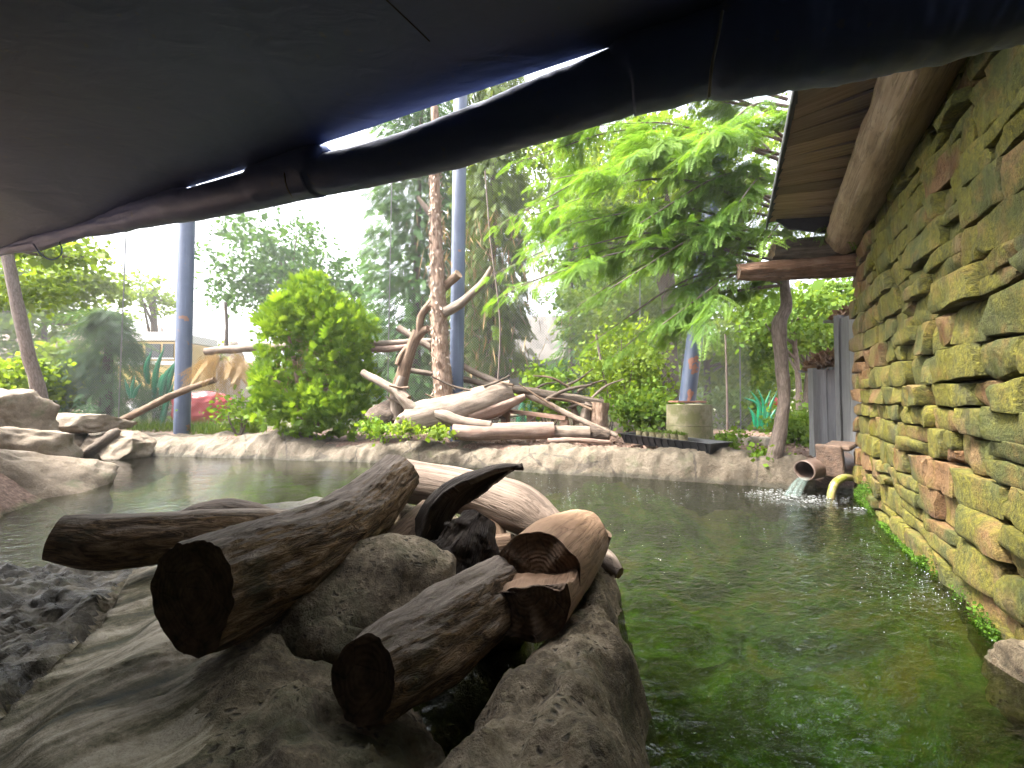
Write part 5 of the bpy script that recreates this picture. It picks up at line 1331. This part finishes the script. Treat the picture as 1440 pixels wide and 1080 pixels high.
bl('light green tree at the far left corner behind the leaning trunk', -60, 430, 15, 3.4, 2.6, M['leaf_mid'], 8000, .16, 213, clump=.7)
bl('grey green small tree right of the left blue post against the sky', 290, 495, 20, 1.0, .5, M['leaf_mid'], 600, .13, 214, clump=.5)
bl('dark green rounded tree behind the evergreen bush', 395, 370, 12.5, 2.0, 1.6, M['leaf_dark'], 13000, .11, 215, tb=440, clump=.55, extra=((350, 400, 12.5, (1.0, .9, .8)), (450, 430, 12.3, (1.5, 1.2, 1.2)), (470, 490, 12, (1.6, 1.2, .8))))
bl('thin airy tree between the dark rounded tree and the tall conifer', 495, 420, 13.5, 1.3, 1.9, M['leaf_dark'], 3600, .12, 216, clump=.45, per=36, extra=((530, 500, 13, (1.4, 1.2, 1.1)),))
bl('yellow green tree behind the drooping dark conifer', 800, 300, 15, 2.6, 2.6, M['leaf_yel'], 8000, .14, 217, clump=.6, extra=((730, 230, 14, (1.6, 1.4, 1.5)),))
bl('bright sunlit tree behind the leaning blue post', 990, 470, 13, 3.4, 1.8, M['leaf_yel'], 12000, .13, 218, clump=.6, extra=((900, 420, 14, (2.2, 1.5, 2.0)),))
bl('tall green tree behind the hemlock sprays', 960, 290, 13, 3.3, 3.2, M['leaf_yel'], 11000, .15, 219, clump=.7)
bl('leafy green tree between the crooked trunk and the grey shed', 1140, 470, 8.5, 1.2, .95, M['leaf_mid'], 7500, .085, 220, tb=1118, clump=.4, extra=((1180, 420, 8.2, (1.0, .8, .7)), (1070, 470, 9.5, (.9, .7, .7))), tr_=(.08, .04))
bl('yellow green tree far behind the grey shed', 1150, 500, 15, 3.2, 2.2, M['leaf_yel'], 9000, .14, 221, clump=.6)
bl('thin pale trunked tree behind the crooked trunk', 1110, 440, 7.2, .9, .6, M['leaf_mid'], 3000, .08, 222, tb=1118, clump=.35, tr_=(.055, .035))
bl('mid green leafy tree between the tall conifer and the drooping conifer', 665, 300, 13.5, 1.7, 2.6, M['leaf_mid'], 7000, .13, 223, clump=.55, extra=((650, 440, 13, (1.5, 1.2, 1.4)),))
bl('green leafy tree behind the leafy shrubs and the plinth', 880, 440, 11, 1.8, 1.6, M['leaf_mid'], 7000, .11, 224, clump=.5)
# conifers
cb = xy(150, 9.6)
conifer('weeping_conifer', 'blue green weeping conifer behind the netting, left of the blue post', cb, [cb, xy(150, 9.6, 1.5), xy(152, 9.6, 2.9)], cone_crown(cb[0], cb[1], .25, 3.1, 1.75, .06, 5, .75), M['leaf_blue'], BD, 2300, 231, GT, size=.4, droop=-.35, tpl=FR_HEM2)
cb = xy(585, 11.5)
conifer('tall_conifer', 'tall grey green conifer behind the shaggy dead trunk', cb, [cb, xy(585, 11.5, 5), xy(590, 11.5, 9.5)], cone_crown(cb[0], cb[1], .8, 10.5, 1.7, .9, 5), M['leaf_dark'], BD, 8500, 232, GT, size=.3, droop=-.5, tpl=FR_FAR)
cb = xy(692, 9.2)
dc, rg2 = conifer('drooping_conifer', 'dark olive conifer with hanging boughs right of the central blue post', cb, [cb, xy(692, 9.2, 4), xy(696, 9.2, 8.6)], cone_crown(cb[0], cb[1], 1.7, 9, .85, .7, 4), M['leaf_olive'], BD, 4800, 233, GT, size=.26, droop=-1.0, trunk_r=(.14, .05))
n = 700; C = np.stack([cb[0] + rg2.normal(-.1, .65, n), cb[1] + rg2.normal(-.6, .3, n), rg2.uniform(1.6, 5.0, n)], 1)
o = leaves('hanging_dead_twigs', C, .3, M['straw'], dc, aspect=.035, bias=(0, 0, -3), seed=6); tag(o, kind='stuff')
cb = xy(850, 16)
conifer('far_conifer', 'dark conifer far behind the hemlock sprays', cb, [cb, xy(850, 16, 5), xy(850, 16, 10)], cone_crown(cb[0], cb[1], .8, 11, 2.4, .4, 4), M['leaf_dark'], BD, 2600, 234, GT, size=.7, droop=-.4)
# dark trunk beside the plinth
tb_ = xy(943, 8.3)
broadleaf('dark_trunk_tree', 'straight dark tree trunk behind the leaning post, crown in the hemlock', tb_, [(P(900, 300, 8.6), (2.0, 1.4, 1.6)), (P(850, 200, 8.6), (1.8, 1.2, 1.2))], [tb_, xy(942, 8.3, 2.2), xy(938, 8.4, 5.2)], M['leaf_yel'], BD, 5000, .1, 241, GT, clump=.5, trunk_r=(.19, .12))
def shrub(label, u, v, Y, rx, rz, mm, n, size, seed, name='shrub', clump=.28, nst=6, group='shrubs behind the far bank', aspect=.4):
    rg = np.random.default_rng(seed); b_ = xy(u, Y); c_ = P(u, v, Y)
    s_ = thing(name, label, 'shrub', b_, group)
    nn = max(6, n // 40)
    cl = ell_pts(rg, nn, c_, (rx, rx * .7, rz), .5); cl[:, 2] = np.maximum(cl[:, 2], .3)
    C = np.repeat(cl, 40, 0) + rg.normal(size=(nn * 40, 3)) * clump * np.array([.6, .6, .4])
    leaves('foliage', C, size, mm, s_, aspect=aspect, bias=(0, -.2, -.2), seed=seed)
    for i in range(nst):
        e_ = cl[i]; log('stem', [b_ + rg.normal(0, .06, 3) * np.array([1, 1, 0]), (b_ + e_) / 2 + rg.normal(0, .08, 3), e_], [.018, .008], [BGY, BGY], s_, nr=14, ns=6, amp=.1, seed=i)
    return s_
shrub('leafy green shrub between the upright stump and the plinth', 885, 520, 7.4, .85, .95, M['leaf_yel'], 4200, .075, 251)
shrub('airy yellow green shrub behind the long grey pole', 852, 500, 8.4, .6, 1.0, M['leaf_yel'], 2300, .07, 252)
shrub('low dark leaved shrub right behind the black tray', 905, 575, 6.6, .55, .32, M['leaf_mid'], 2200, .07, 253)
shrub('bright leafy shrub at the foot of the drooping conifer', 770, 545, 8.0, .5, .45, M['leaf_mid'], 1500, .1, 254)
shrub('yellow green weeds behind the rocks at the left edge', 25, 545, 8.2, 1.0, .6, M['leaf_yel'], 3200, .1, 255)
shrub('light green weeds left of the weeping conifer', 85, 520, 9.6, .8, .6, M['leaf_yel'], 2000, .1, 256)
shrub('round green shrub right of the plinth', 1035, 575, 8.5, .6, .4, M['leaf_mid'], 2200, .08, 257)
shrub('dark ivy clump between the crooked trunk and the shed', 1128, 600, 5.9, .35, .35, M['leaf_mid'], 2200, .06, 258)
shrub('pale green bush on the far lawn behind the plinth', 1030, 520, 14, 1.3, .9, M['leaf_mid'], 2600, .12, 259)
shrub('yellow green bush left of the dark straight trunk', 905, 460, 9.5, .9, .9, M['leaf_yel'], 2600, .09, 260)
shrub('leafy bush at the left foot of the evergreen bush', 338, 578, 7.0, .22, .25, M['leaf_arb'], 700, .06, 261)
for i, (u, v, Y, r_) in enumerate(((520, 600, 5.75, .13), (540, 604, 5.6, .13), (570, 604, 5.5, .12), (612, 608, 5.4, .1), (1030, 612, 5.3, .14), (1015, 626, 5.0, .09), (1076, 640, 4.45, .1))):
    shrub(['small leafy weed at the right foot of the evergreen bush', 'bright weed between the bush and the splayed root', 'yellowish weed below the splayed root end', 'small pointed weed left of the pinkish log', 'low green plant in front of the block edging', 'tiny green plant right of the black tray end', 'green tuft at the foot of the crooked trunk'][i], u, v, Y, r_ * 1.3, r_ * .7, [M['leaf_arb'], M['leaf_arb'], M['leaf_yel'], M['leaf_yel'], M['leaf_mid'], M['leaf_mid'], M['leaf_arb']][i], 260, .05, 270 + i, 'weed', .12, 0, 'weeds along the bank')
# a wood that closes the view beyond
rg = np.random.default_rng(91); n = 52000
a_ = rg.uniform(-1.12, 1.12, n); R_ = rg.uniform(38, 50, n)
x_ = np.tan(a_) * R_; hmax = 4.2 + 2.2 * fbm(np.stack([x_ * .12, 0 * x_, 0 * x_], 1), 1.0, 3, 4) + np.where(a_ > .02, 3.0 * np.clip(a_ * 4, 0, 1), 0)
z_ = .2 + hmax * rg.random(n) ** .7
o = leaves('far_wood', np.stack([x_, R_, z_], 1), .55, M['leaf_mid'], aspect=.4, seed=9); tag(o, 'hazy green belt of far woodland beyond the enclosure', 'wood', kind='stuff')
# grass
rg = np.random.default_rng(41); n = 5200
u_ = np.concatenate([rg.uniform(270, 370, 1400), rg.uniform(180, 260, 500), rg.uniform(-50, 1150, n - 1900)]); Y_ = np.concatenate([rg.uniform(7.2, 8.2, 1400), rg.uniform(7.7, 8.6, 500), rg.uniform(8.5, 14, n - 1900)])
C = np.stack([(u_ - 720) / F * Y_, Y_, np.full(n, .24)], 1)
A = unit(rg.normal(0, .35, (n, 3)) + np.array([0, 0, 1.0])); B = unit(np.cross(A, rg.normal(size=(n, 3))))
V, Fq = leaf_quads(C, A, B, rg.uniform(.12, .34, n), np.full(n, .006))
o = put('grass', V, Fq, M['grass'], None, True, {'rnd': ('FLOAT', np.repeat(rg.random(n), 4))}); tag(o, 'tufts of long grass behind the bank', 'grass', kind='stuff')
# mulch
n = 9000; u_ = rg.uniform(560, 1180, n); Y_ = rg.uniform(4.5, 7.5, n); x_ = (u_ - 720) / F * Y_
s_ = poly_sdf(np.stack([x_, Y_], 1), pond_poly); k_ = s_ > .3
C = np.stack([x_, Y_, ground_z(x_, Y_) + .004 + rg.random(n) * .02], 1)[k_]; n = len(C)
A = unit(rg.normal(size=(n, 3)) * np.array([1, 1, .25])); B = unit(np.cross(A, rg.normal(0, .3, (n, 3)) + np.array([0, 0, 1.0])))
V, Fq = leaf_quads(C, A, B, rg.uniform(.03, .085, n), rg.uniform(.006, .018, n))
M['mulch'] = m_leaf('wood_chip', (0.16, 0.08, 0.055), (0.5, 0.36, 0.28), (1, 1, 1), mix=.03)
o = put('mulch', V, Fq, M['mulch'], None, True, {'rnd': ('FLOAT', np.repeat(rg.random(n), 4))}); tag(o, 'reddish wood chip mulch on the ground behind the bank', 'mulch', kind='stuff')
# dry fronds hanging from the rail
dz = P(325, 500, 7.05)
df = thing('dry_fronds', 'bunch of dry straw coloured fronds hanging from the rail', 'dry fronds', dz)
rg = np.random.default_rng(55); n = 80
C = np.array([P(a, b_, 6.95 + c_) for a, b_, c_ in zip(rg.uniform(288, 358, n), rg.uniform(492, 512, n), rg.normal(0, .12, n))])
D = unit(np.stack([rg.normal(0, .6, n), rg.normal(0, .3, n), np.full(n, -1.0)], 1))
o = fronds('fronds', C, D, unit(rg.normal(size=(n, 3))), rg.uniform(.35, .7, n), frond_template(14, 35, .3, .01, False, .05), M['straw'], df, 3); tag(o, kind='stuff')

# ------------------------------------------------------------------ netting between the posts
M['wire'] = m_plain('grey_netting_wire', (0.2, 0.2, 0.19), .5)
net = thing('netting_fence', 'fine wire diamond netting strung behind the posts', 'netting', (-1, 8.0, .25))
def netting(p0_, p1_, z0, z1, pitch, w_, seg=.45):
    p0_, p1_ = np.array(p0_), np.array(p1_); L_ = np.linalg.norm(p1_ - p0_); e_ = (p1_ - p0_) / L_; H = z1 - z0
    Vs = []; 
    for sg in (-1, 1):
        for c_ in np.arange(-H if sg > 0 else 0, L_ if sg > 0 else L_ + H, pitch):
            # x = c + sg*z
            zl, zh = (max(0, -c_), min(H, L_ - c_)) if sg > 0 else (max(0, c_ - L_), min(H, c_))
            if zh - zl < .02: continue
            zz_ = np.linspace(zl, zh, max(2, int((zh - zl) / seg) + 1)); xx = c_ + sg * zz_
            Vs.append((xx, zz_))
    V = []; Fq = []; n_ = 0; nn_ = np.array([e_[1], -e_[0]])
    for xx, zz_ in Vs:
        k_ = len(xx)
        bx_ = p0_[0] + e_[0] * xx; by_ = p0_[1] + e_[1] * xx
        for dx, dn in ((-w_, 0), (w_, 0), (0, w_ * 1.6)):
            V.append(np.stack([bx_ + e_[0] * dx + nn_[0] * dn, by_ + e_[1] * dx + nn_[1] * dn, z0 + zz_], 1))
        for i in range(k_ - 1):
            for a_, b_ in ((0, 1), (1, 2), (2, 0)):
                Fq.append((n_ + a_ * k_ + i, n_ + b_ * k_ + i, n_ + b_ * k_ + i + 1, n_ + a_ * k_ + i + 1))
        n_ += 3 * k_
    return np.vstack(V), np.array(Fq)
V, Fq = netting((-11.5, 8.6), (4.8, 8.0), .25, 5.6, .055, .0028)
o = put('netting', V, Fq, M['wire'], net, False); tag(o, kind='stuff')
for x_ in (-8.4, -2.6, 2.6, 4.6):
    y_ = 8.6 - (x_ + 11.5) / 16.3 * .6 + .03
    log('cable', [(x_, y_, .25), (x_ + .05, y_, 5.6)], [.012, .012], [M['wire']] * 2, net, nr=4, ns=6, amp=0)

# ------------------------------------------------------------------ buildings and things beyond
M['shingle'] = m_plank('grey_shingle', (0.1, 0.088, 0.08), (0.17, 0.155, 0.145), (4, 40, 10))
M['whitewall'] = m_plain('pale_painted_wall', (0.24, 0.25, 0.26), .7)
M['glass'] = m_plain('dark_window_glass', (0.03, 0.035, 0.04), .1)
hbase = P(745, 560, 17); hbase[2] = .2
hs_o = thing('far_house', 'low pale building with a grey shingle roof behind the drooping conifer', 'building', hbase)
x0h, x1h = P(640, 520, 17)[0], P(850, 520, 17)[0]
ze, zr = P(745, 508, 17)[2], P(745, 446, 19)[2]
MB().box(((x0h + x1h) / 2, 19, (ze + .1) / 2 + .05), (x1h - x0h - .5, 3.6, ze)).put('wall', M['whitewall'], hs_o)
def row_shingles():
    rows_ = 9; cols = 22
    for side in (0,):
        for r_ in range(rows_):
            t0_, t1_ = r_ / rows_, (r_ + 1.06) / rows_
            a = np.array([0, 16.7, ze]) * (1 - t0_) + np.array([0, 19.0, zr]) * t0_; b_ = np.array([0, 16.7, ze]) * (1 - t1_) + np.array([0, 19.0, zr]) * t1_
            d_ = b_ - a; ln_ = np.linalg.norm(d_); d_ /= ln_; zn = np.cross((1.0, 0, 0), d_)
            for k_ in range(cols):
                wd_ = (x1h - x0h) / cols; xc = x0h + (k_ + .5 + (.5 if r_ % 2 else 0)) * wd_
                plank('shingle', np.array([xc, 0, 0]) + (a + b_) / 2 + zn * (.03 + .004 * ((k_ * 7 + r_ * 3) % 3)), (ln_, wd_ * .97, .02), np.array([d_, (1.0, 0, 0), -zn if zn[2] < 0 else zn]), M['shingle'], rf, r_ * 40 + k_)
rfm = MB(); rfm.prism([(x0h - .1, 16.75, ze - .02), (x0h - .1, 19.0, zr - .02), (x0h - .1, 21.3, ze - .02)], (x1h - x0h + .2, 0, 0)); rf = rfm.put('roof', M['shingle'], hs_o)
row_shingles()
MB().box(((x0h + x1h) / 2, 16.72, ze - .1), (x1h - x0h + .1, .06, .2)).put('fascia', M['whitewall'], hs_o)
for u in (700, 768, 830):
    c_ = P(u, 528, 17.16); wn = MB().box(c_, (1.1, .06, .5)).put('window', M['glass'], hs_o)
    for dx in (-.55, .55): MB().box(c_ + np.array([dx, -.03, 0]), (.06, .05, .56)).put('frame', M['whitewall'], wn)
    for dzz in (-.28, .28): MB().box(c_ + np.array([0, -.032, dzz]), (1.16, .05, .06)).put('frame', M['whitewall'], wn)
# tan artificial rock face
M['rockface'] = m_rock('tan_rock_face', (0.3, 0.22, 0.17), (0.46, 0.36, 0.29), (0.58, 0.49, 0.42), .5, .15, speck=.2)
rfc = thing('rock_outcrop', 'tan artificial rock face far behind the left trees', 'rock face', xy(150, 24))
for i, (u, v, Y, sx, sz) in enumerate(((75, 500, 22, 1.4, 2.1), (125, 505, 23, 1.6, 2.4), (190, 500, 24, 1.8, 2.2), (300, 520, 24, 2.2, 1.6), (20, 520, 22, 1.6, 1.6))):
    boulder('rock_block', P(u, v, Y) * np.array([1, 1, 0]) + np.array([0, 0, .2]), (sx, 1.2, P(u, v - 42, Y)[2]), 300 + i, M['rockface'], None, sub=4, parent=rfc, cuts=8)
# yellow bus
M['yellow'] = m_plain('bus_yellow', (0.62, 0.42, 0.14), .4, var=.1)
M['white'] = m_plain('white_paint', (0.75, 0.74, 0.72), .5, var=.05)
M['black'] = m_plain('black_rubber', (0.02, 0.02, 0.02), .7)
by = 15.0
bx0, bx1 = P(166, 500, by)[0], P(250, 500, by)[0]
zt_, zw, zb_ = P(200, 467, by)[2], P(200, 506, by)[2], P(200, 548, by)[2]
bus = thing('yellow_bus', 'yellow bus with a white roof parked behind the weeping conifer', 'bus', ((bx0 + bx1) / 2, by + 1, .25))
mb = MB(); mb.prism([(bx0, by, zb_), (bx0, by, zw), (bx0 + .25, by, zt_ - .35), (bx1, by, zt_ - .35), (bx1, by, zb_)], (0, 2.0, 0)); mb.put('body', M['yellow'], bus, bevel=.05)
mb = MB(); mb.prism([(bx0 + .15, by - .04, zt_ - .348), (bx0 + .35, by - .04, zt_ - .06), (bx0 + .6, by - .04, zt_), (bx1, by - .04, zt_), (bx1, by - .04, zt_ - .348)], (0, 2.08, 0)); mb.put('roof', M['white'], bus, bevel=.04)
wz0, wz1 = zw + .08, zt_ - .45
for a_, b_ in ((.22, .92), (1.05, 1.6), (1.7, 2.1)):
    wn = MB().box((bx0 + (a_ + b_) / 2, by - .012, (wz0 + wz1) / 2), (b_ - a_, .03, wz1 - wz0)).put('window', M['glass'], bus)
    MB().box((bx0 + (a_ + b_) / 2, by - .03, wz0 - .03), (b_ - a_ + .08, .03, .05)).put('frame', M['white'], wn)
MB().box(((bx0 + bx1) / 2, by - .016, zw - .12), (bx1 - bx0 - .1, .03, .14)).put('stripe', M['white'], bus)
for q_ in (.5, 1.7):
    c_ = np.array([bx0 + q_, by + .1, .5]); log('wheel', [c_, c_ + np.array([0, .25, 0])], [.32, .32], [M['black'], M['white']], bus, nr=6, ns=28, amp=0)
# green metal agave sculptures
m, t, b = mat('green_painted_metal'); nn = noise(t, pos(t), 4, 3); t.links.new(ramp(t, nn, [(.3, (0.0, 0.2, 0.09)), (.7, (0.01, 0.32, 0.14))]), b.inputs['Base Color']); b.inputs['Roughness'].default_value = .35; M['green'] = m
def blade(name, pts, w_, parent, mm):
    C = spline(np.array(pts), 14); T = unit(np.gradient(C, axis=0)); side = unit(np.cross(T, [0, 1.0, 0])); V = []
    for i in range(14):
        q_ = i / 13.; ww = w_ * math.sin(min(1, q_ * 1.6 + .35) * math.pi / 2) * (1 - q_ ** 2.2) + .002
        V += [C[i] - side[i] * ww, C[i] + np.array([0, -.25 * ww, 0]) , C[i] + side[i] * ww, C[i] + np.array([0, .35 * ww + .01, 0])]
    I = np.arange(56).reshape(14, 4); J = np.roll(I, -1, 1)
    return put(name, V, np.stack([I[:-1].ravel(), J[:-1].ravel(), J[1:].ravel(), I[1:].ravel()], 1), mm, parent)
def agave(label, base, blades, Y, w_, name='metal_agave'):
    a = thing(name, label, 'sculpture', xy(base[0], Y), 'green metal plant sculptures')
    for bb_ in blades: blade('blade', [P(u, v, Y + dy) for u, v, dy in bb_], w_, a, M['green'])
    return a
agave('tall green metal plant with pointed blades left of the blue post', (232, 600), [((226, 602, 0), (233, 570, 0), (245, 535, 0)), ((234, 560, .1), (238, 535, 0), (250, 500, -.1)), ((216, 560, .1), (220, 520, 0), (232, 486, -.1)), ((208, 540, .1), (206, 515, 0), (214, 492, 0)), ((226, 556, 0), (232, 530, 0), (243, 512, 0)), ((222, 545, 0), (230, 530, .1), (238, 526, 0))], 9.4, .085)
agave('low green metal plant half hidden by the weeping conifer', (182, 560), [((183, 560, 0), (180, 548, 0), (175, 532, 0)), ((185, 560, 0), (186, 545, 0), (189, 528, 0)), ((187, 560, 0), (192, 548, 0), (200, 538, 0))], 9.0, .06)
agave('green metal plant with curved blades right of the plinth', (1068, 600), [((1066, 603, 0), (1066, 570, 0), (1045, 559, 0)), ((1068, 603, 0), (1068, 570, 0), (1055, 549, 0)), ((1071, 603, 0), (1074, 570, 0), (1066, 547, 0)), ((1074, 603, 0), (1077, 570, 0), (1084, 548, 0)), ((1077, 603, 0), (1082, 575, 0), (1093, 550, 0)), ((1062, 600, 0), (1060, 585, 0), (1052, 572, 0)), ((1080, 602, 0), (1086, 585, 0), (1094, 570, 0))], 7.6, .045)
agave('small green metal plant behind the leafy shrub', (890, 575), [((880, 580, 0), (878, 562, 0), (872, 553, 0)), ((888, 580, 0), (890, 560, 0), (893, 545, 0)), ((895, 580, 0), (900, 565, 0), (910, 556, 0)), ((905, 580, 0), (912, 566, 0), (922, 555, 0))], 8.4, .05)
agave('green metal plant base seen under the plank bench', (742, 600), [((730, 600, 0), (735, 570, 0), (738, 555, 0)), ((742, 600, 0), (745, 572, 0), (750, 560, 0)), ((752, 600, 0), (754, 578, 0), (760, 566, 0))], 8.2, .1)
# red curved shape and white slats
m, t, b = mat('red_gloss_plastic'); b.inputs['Base Color'].default_value = (.55, .03, .035, 1); b.inputs['Roughness'].default_value = .3; bump(t, b, noise(t, pos(t), 8, 3), .1, .01); M['red'] = m
rb = xy(288, 10.5)
rd = boulder('red_canoe_shape', P(286, 574, 9.6), (.62, .4, .38), 320, M['red'], 'glossy red rounded shape behind the grass right of the blue post', 'play figure', cuts=0, amp=.06, rot=.2)
ws = thing('white_steps', 'white slatted steps behind the blue post', 'steps', xy(237, 10.2))
for i in range(4):
    c_ = P(236, 572 + i * 10, 10.2 - i * .12); MB().box(c_, (.62, .16, .09)).put('slat', M['white'], ws, bevel=.008)
for dx in (-.33, .33): 
    c_ = P(236, 588, 10.1); MB().box(c_ + np.array([dx, .1, -.05]), (.05, .3, .75)).put('side', M['white'], ws)
rf_ = thing('red_flower_figure', 'small red figure behind the green blades and crooked trunk', 'sculpture', xy(1100, 8.4))
for i, (u, v, s_) in enumerate(((1090, 566, .07), (1093, 574, .06), (1107, 580, .06), (1083, 570, .04))):
    boulder('petal', P(u, v, 8.4), (s_, s_ * .6, s_ * 1.5), 330 + i, M['red'], None, sub=3, cuts=1, parent=rf_)
log('stalk', [xy(1100, 8.4), P(1098, 590, 8.4), P(1092, 570, 8.4)], [.02, .015], [M['green']] * 2, rf_, nr=10, ns=8, amp=0)
# block edging
be = thing('block_edging', 'low row of pale concrete blocks on the mulch right of the plinth', 'edging', P(1045, 618, 5.9))
M['block'] = m_rock('pale_block', (0.28, 0.24, 0.18), (0.42, 0.37, 0.29), (0.52, 0.47, 0.39), 5, .012, speck=.4)
for i, (u0, u1, v, Y) in enumerate(((998, 1012, 613, 5.95), (1013, 1044, 613, 5.9), (1045, 1068, 617, 5.75), (1069, 1086, 620, 5.6), (922, 938, 612, 6.1), (900, 921, 612, 6.2))):
    c_ = P((u0 + u1) / 2, v, Y); L_ = (u1 - u0) / F * Y
    V = stone_verts(L_ * .97, .17, .2, 500 + i, r=.02, amp=.008, skew=.01) + np.array([c_[0], c_[1], .3])
    put('block', V, SF, M['block'], be)
# thin stakes
for i, (pts, r_, lab) in enumerate(((((700, 545, 7.6), (703, 450, 7.6), (690, 340, 7.6), (682, 240, 7.6)), .018, 'thin grey sapling stem right of the central blue post'), (((1023, 605, 6.9), (1022, 540, 6.9), (1020, 470, 6.9)), .02, 'thin dark sapling stem right of the plinth'), (((318, 490, 9.5), (319, 460, 9.5), (317, 425, 9.5)), .045, 'thin dark trunk right of the left blue post'), (((870, 590, 7.0), (852, 540, 7.1), (838, 470, 7.2)), .03, 'slanting brown stem among the leafy shrubs'))):
    log('sapling', [P(*q_) for q_ in pts], [r_, r_ * .7], [BGY, BGY], label=lab, cat='sapling', nr=30, ns=8, amp=.15, seed=i)
# person far beyond the shed
pz = xy(1122, 17.5)
per = thing('person', 'person in pale clothes standing far off between trunk and shed', 'person', pz)
def skin(name, vs, es, rs, mm, parent, root=0):
    me = bpy.data.meshes.new(name); me.from_pydata([tuple(v) for v in vs], es, []); me.materials.append(mm)
    o = bpy.data.objects.new(name, me); COL.objects.link(o); o.parent = parent
    md = o.modifiers.new('skin', 'SKIN')
    for i, r_ in enumerate(rs): me.skin_vertices[0].data[i].radius = (r_, r_)
    me.skin_vertices[0].data[root].use_root = True
    s2 = o.modifiers.new('subsurf', 'SUBSURF'); s2.levels = s2.render_levels = 2
    return o
M['pale_cloth'] = m_plain('pale_pink_cloth', (0.62, 0.5, 0.5), .8, var=.1)
M['hair'] = m_plain('dark_hair', (0.05, 0.035, 0.025), .6)
M['skin'] = m_plain('skin_tone', (0.5, 0.32, 0.24), .6, var=.05)
skin('body', [(0, 0, .68), (0, 0, .85), (0, 0, 1.02), (0, 0, 1.12), (0, 0, 1.25), (-.08, 0, .64), (-.09, 0, .36), (-.09, .02, .05), (.08, 0, .64), (.09, 0, .36), (.09, .02, .05), (-.16, 0, 1.0), (-.2, .02, .8), (-.19, -.06, .62), (.16, 0, 1.0), (.2, .02, .8), (.19, -.06, .62)], [(0, 1), (1, 2), (2, 3), (3, 4), (0, 5), (5, 6), (6, 7), (0, 8), (8, 9), (9, 10), (2, 11), (11, 12), (12, 13), (2, 14), (14, 15), (15, 16)], [.12, .11, .12, .05, .09, .08, .06, .045, .08, .06, .045, .055, .042, .03, .055, .042, .03], M['pale_cloth'], per)
bm = bmesh.new(); bmesh.ops.create_icosphere(bm, subdivisions=3, radius=1.0); me = bpy.data.meshes.new('hair')
for v in bm.verts: v.co = Vector((v.co.x * .1, v.co.y * .105 + .015, v.co.z * .11 + 1.3))
bm.to_mesh(me); bm.free(); me.materials.append(M['hair']); o = bpy.data.objects.new('hair', me); COL.objects.link(o); o.parent = per

# ------------------------------------------------------------------ thin summer haze
m = bpy.data.materials.new('haze_air'); m.use_nodes = True; t = m.node_tree
t.nodes.remove(t.nodes['Principled BSDF'])
pv = t.nodes.new('ShaderNodeVolumePrincipled'); pv.inputs['Color'].default_value = (.93, .96, 1, 1); pv.inputs['Density'].default_value = 0.0016; pv.inputs['Anisotropy'].default_value = .2
t.links.new(pv.outputs[0], t.nodes['Material Output'].inputs['Volume'])
hz_o = MB().box((0, 26, 6.5), (150, 60, 16)).put('haze', m); tag(hz_o, 'thin pale haze over the whole place', 'haze', kind='stuff')
cy.volume_bounces = 0

# ------------------------------------------------------------------ calibrate reflectances of the open-air materials to the exposure
KEEP = {'pitted_grey_rock', 'streaked_pale_slab', 'wet_dark_rock', 'rotting_grey_log', 'black_tarpaulin', 'tan_wood', 'cut_end_dark', 'brown_plank', 'beam_wood', 'dark_charred_wood', 'rotten_beam_wood', 'mid_brown_grey_wood', 'brown_wood', 'pond_water', 'haze_air'}
for m in bpy.data.materials:
    if m.name in ('pond_water', 'haze_air') or not m.node_tree: continue
    t = m.node_tree
    for nd in list(t.nodes):
        if nd.type not in ('BSDF_PRINCIPLED', 'BSDF_TRANSLUCENT'): continue
        i_ = nd.inputs[0]
        k_ = .84 if m.name in KEEP else .58
        if i_.is_linked:
            src = i_.links[0].from_socket
            t.links.new(mixc(t, 1.0, src, (k_, k_, k_), 'MULTIPLY'), i_)
        else:
            c_ = i_.default_value; i_.default_value = (c_[0] * k_, c_[1] * k_, c_[2] * k_, 1)
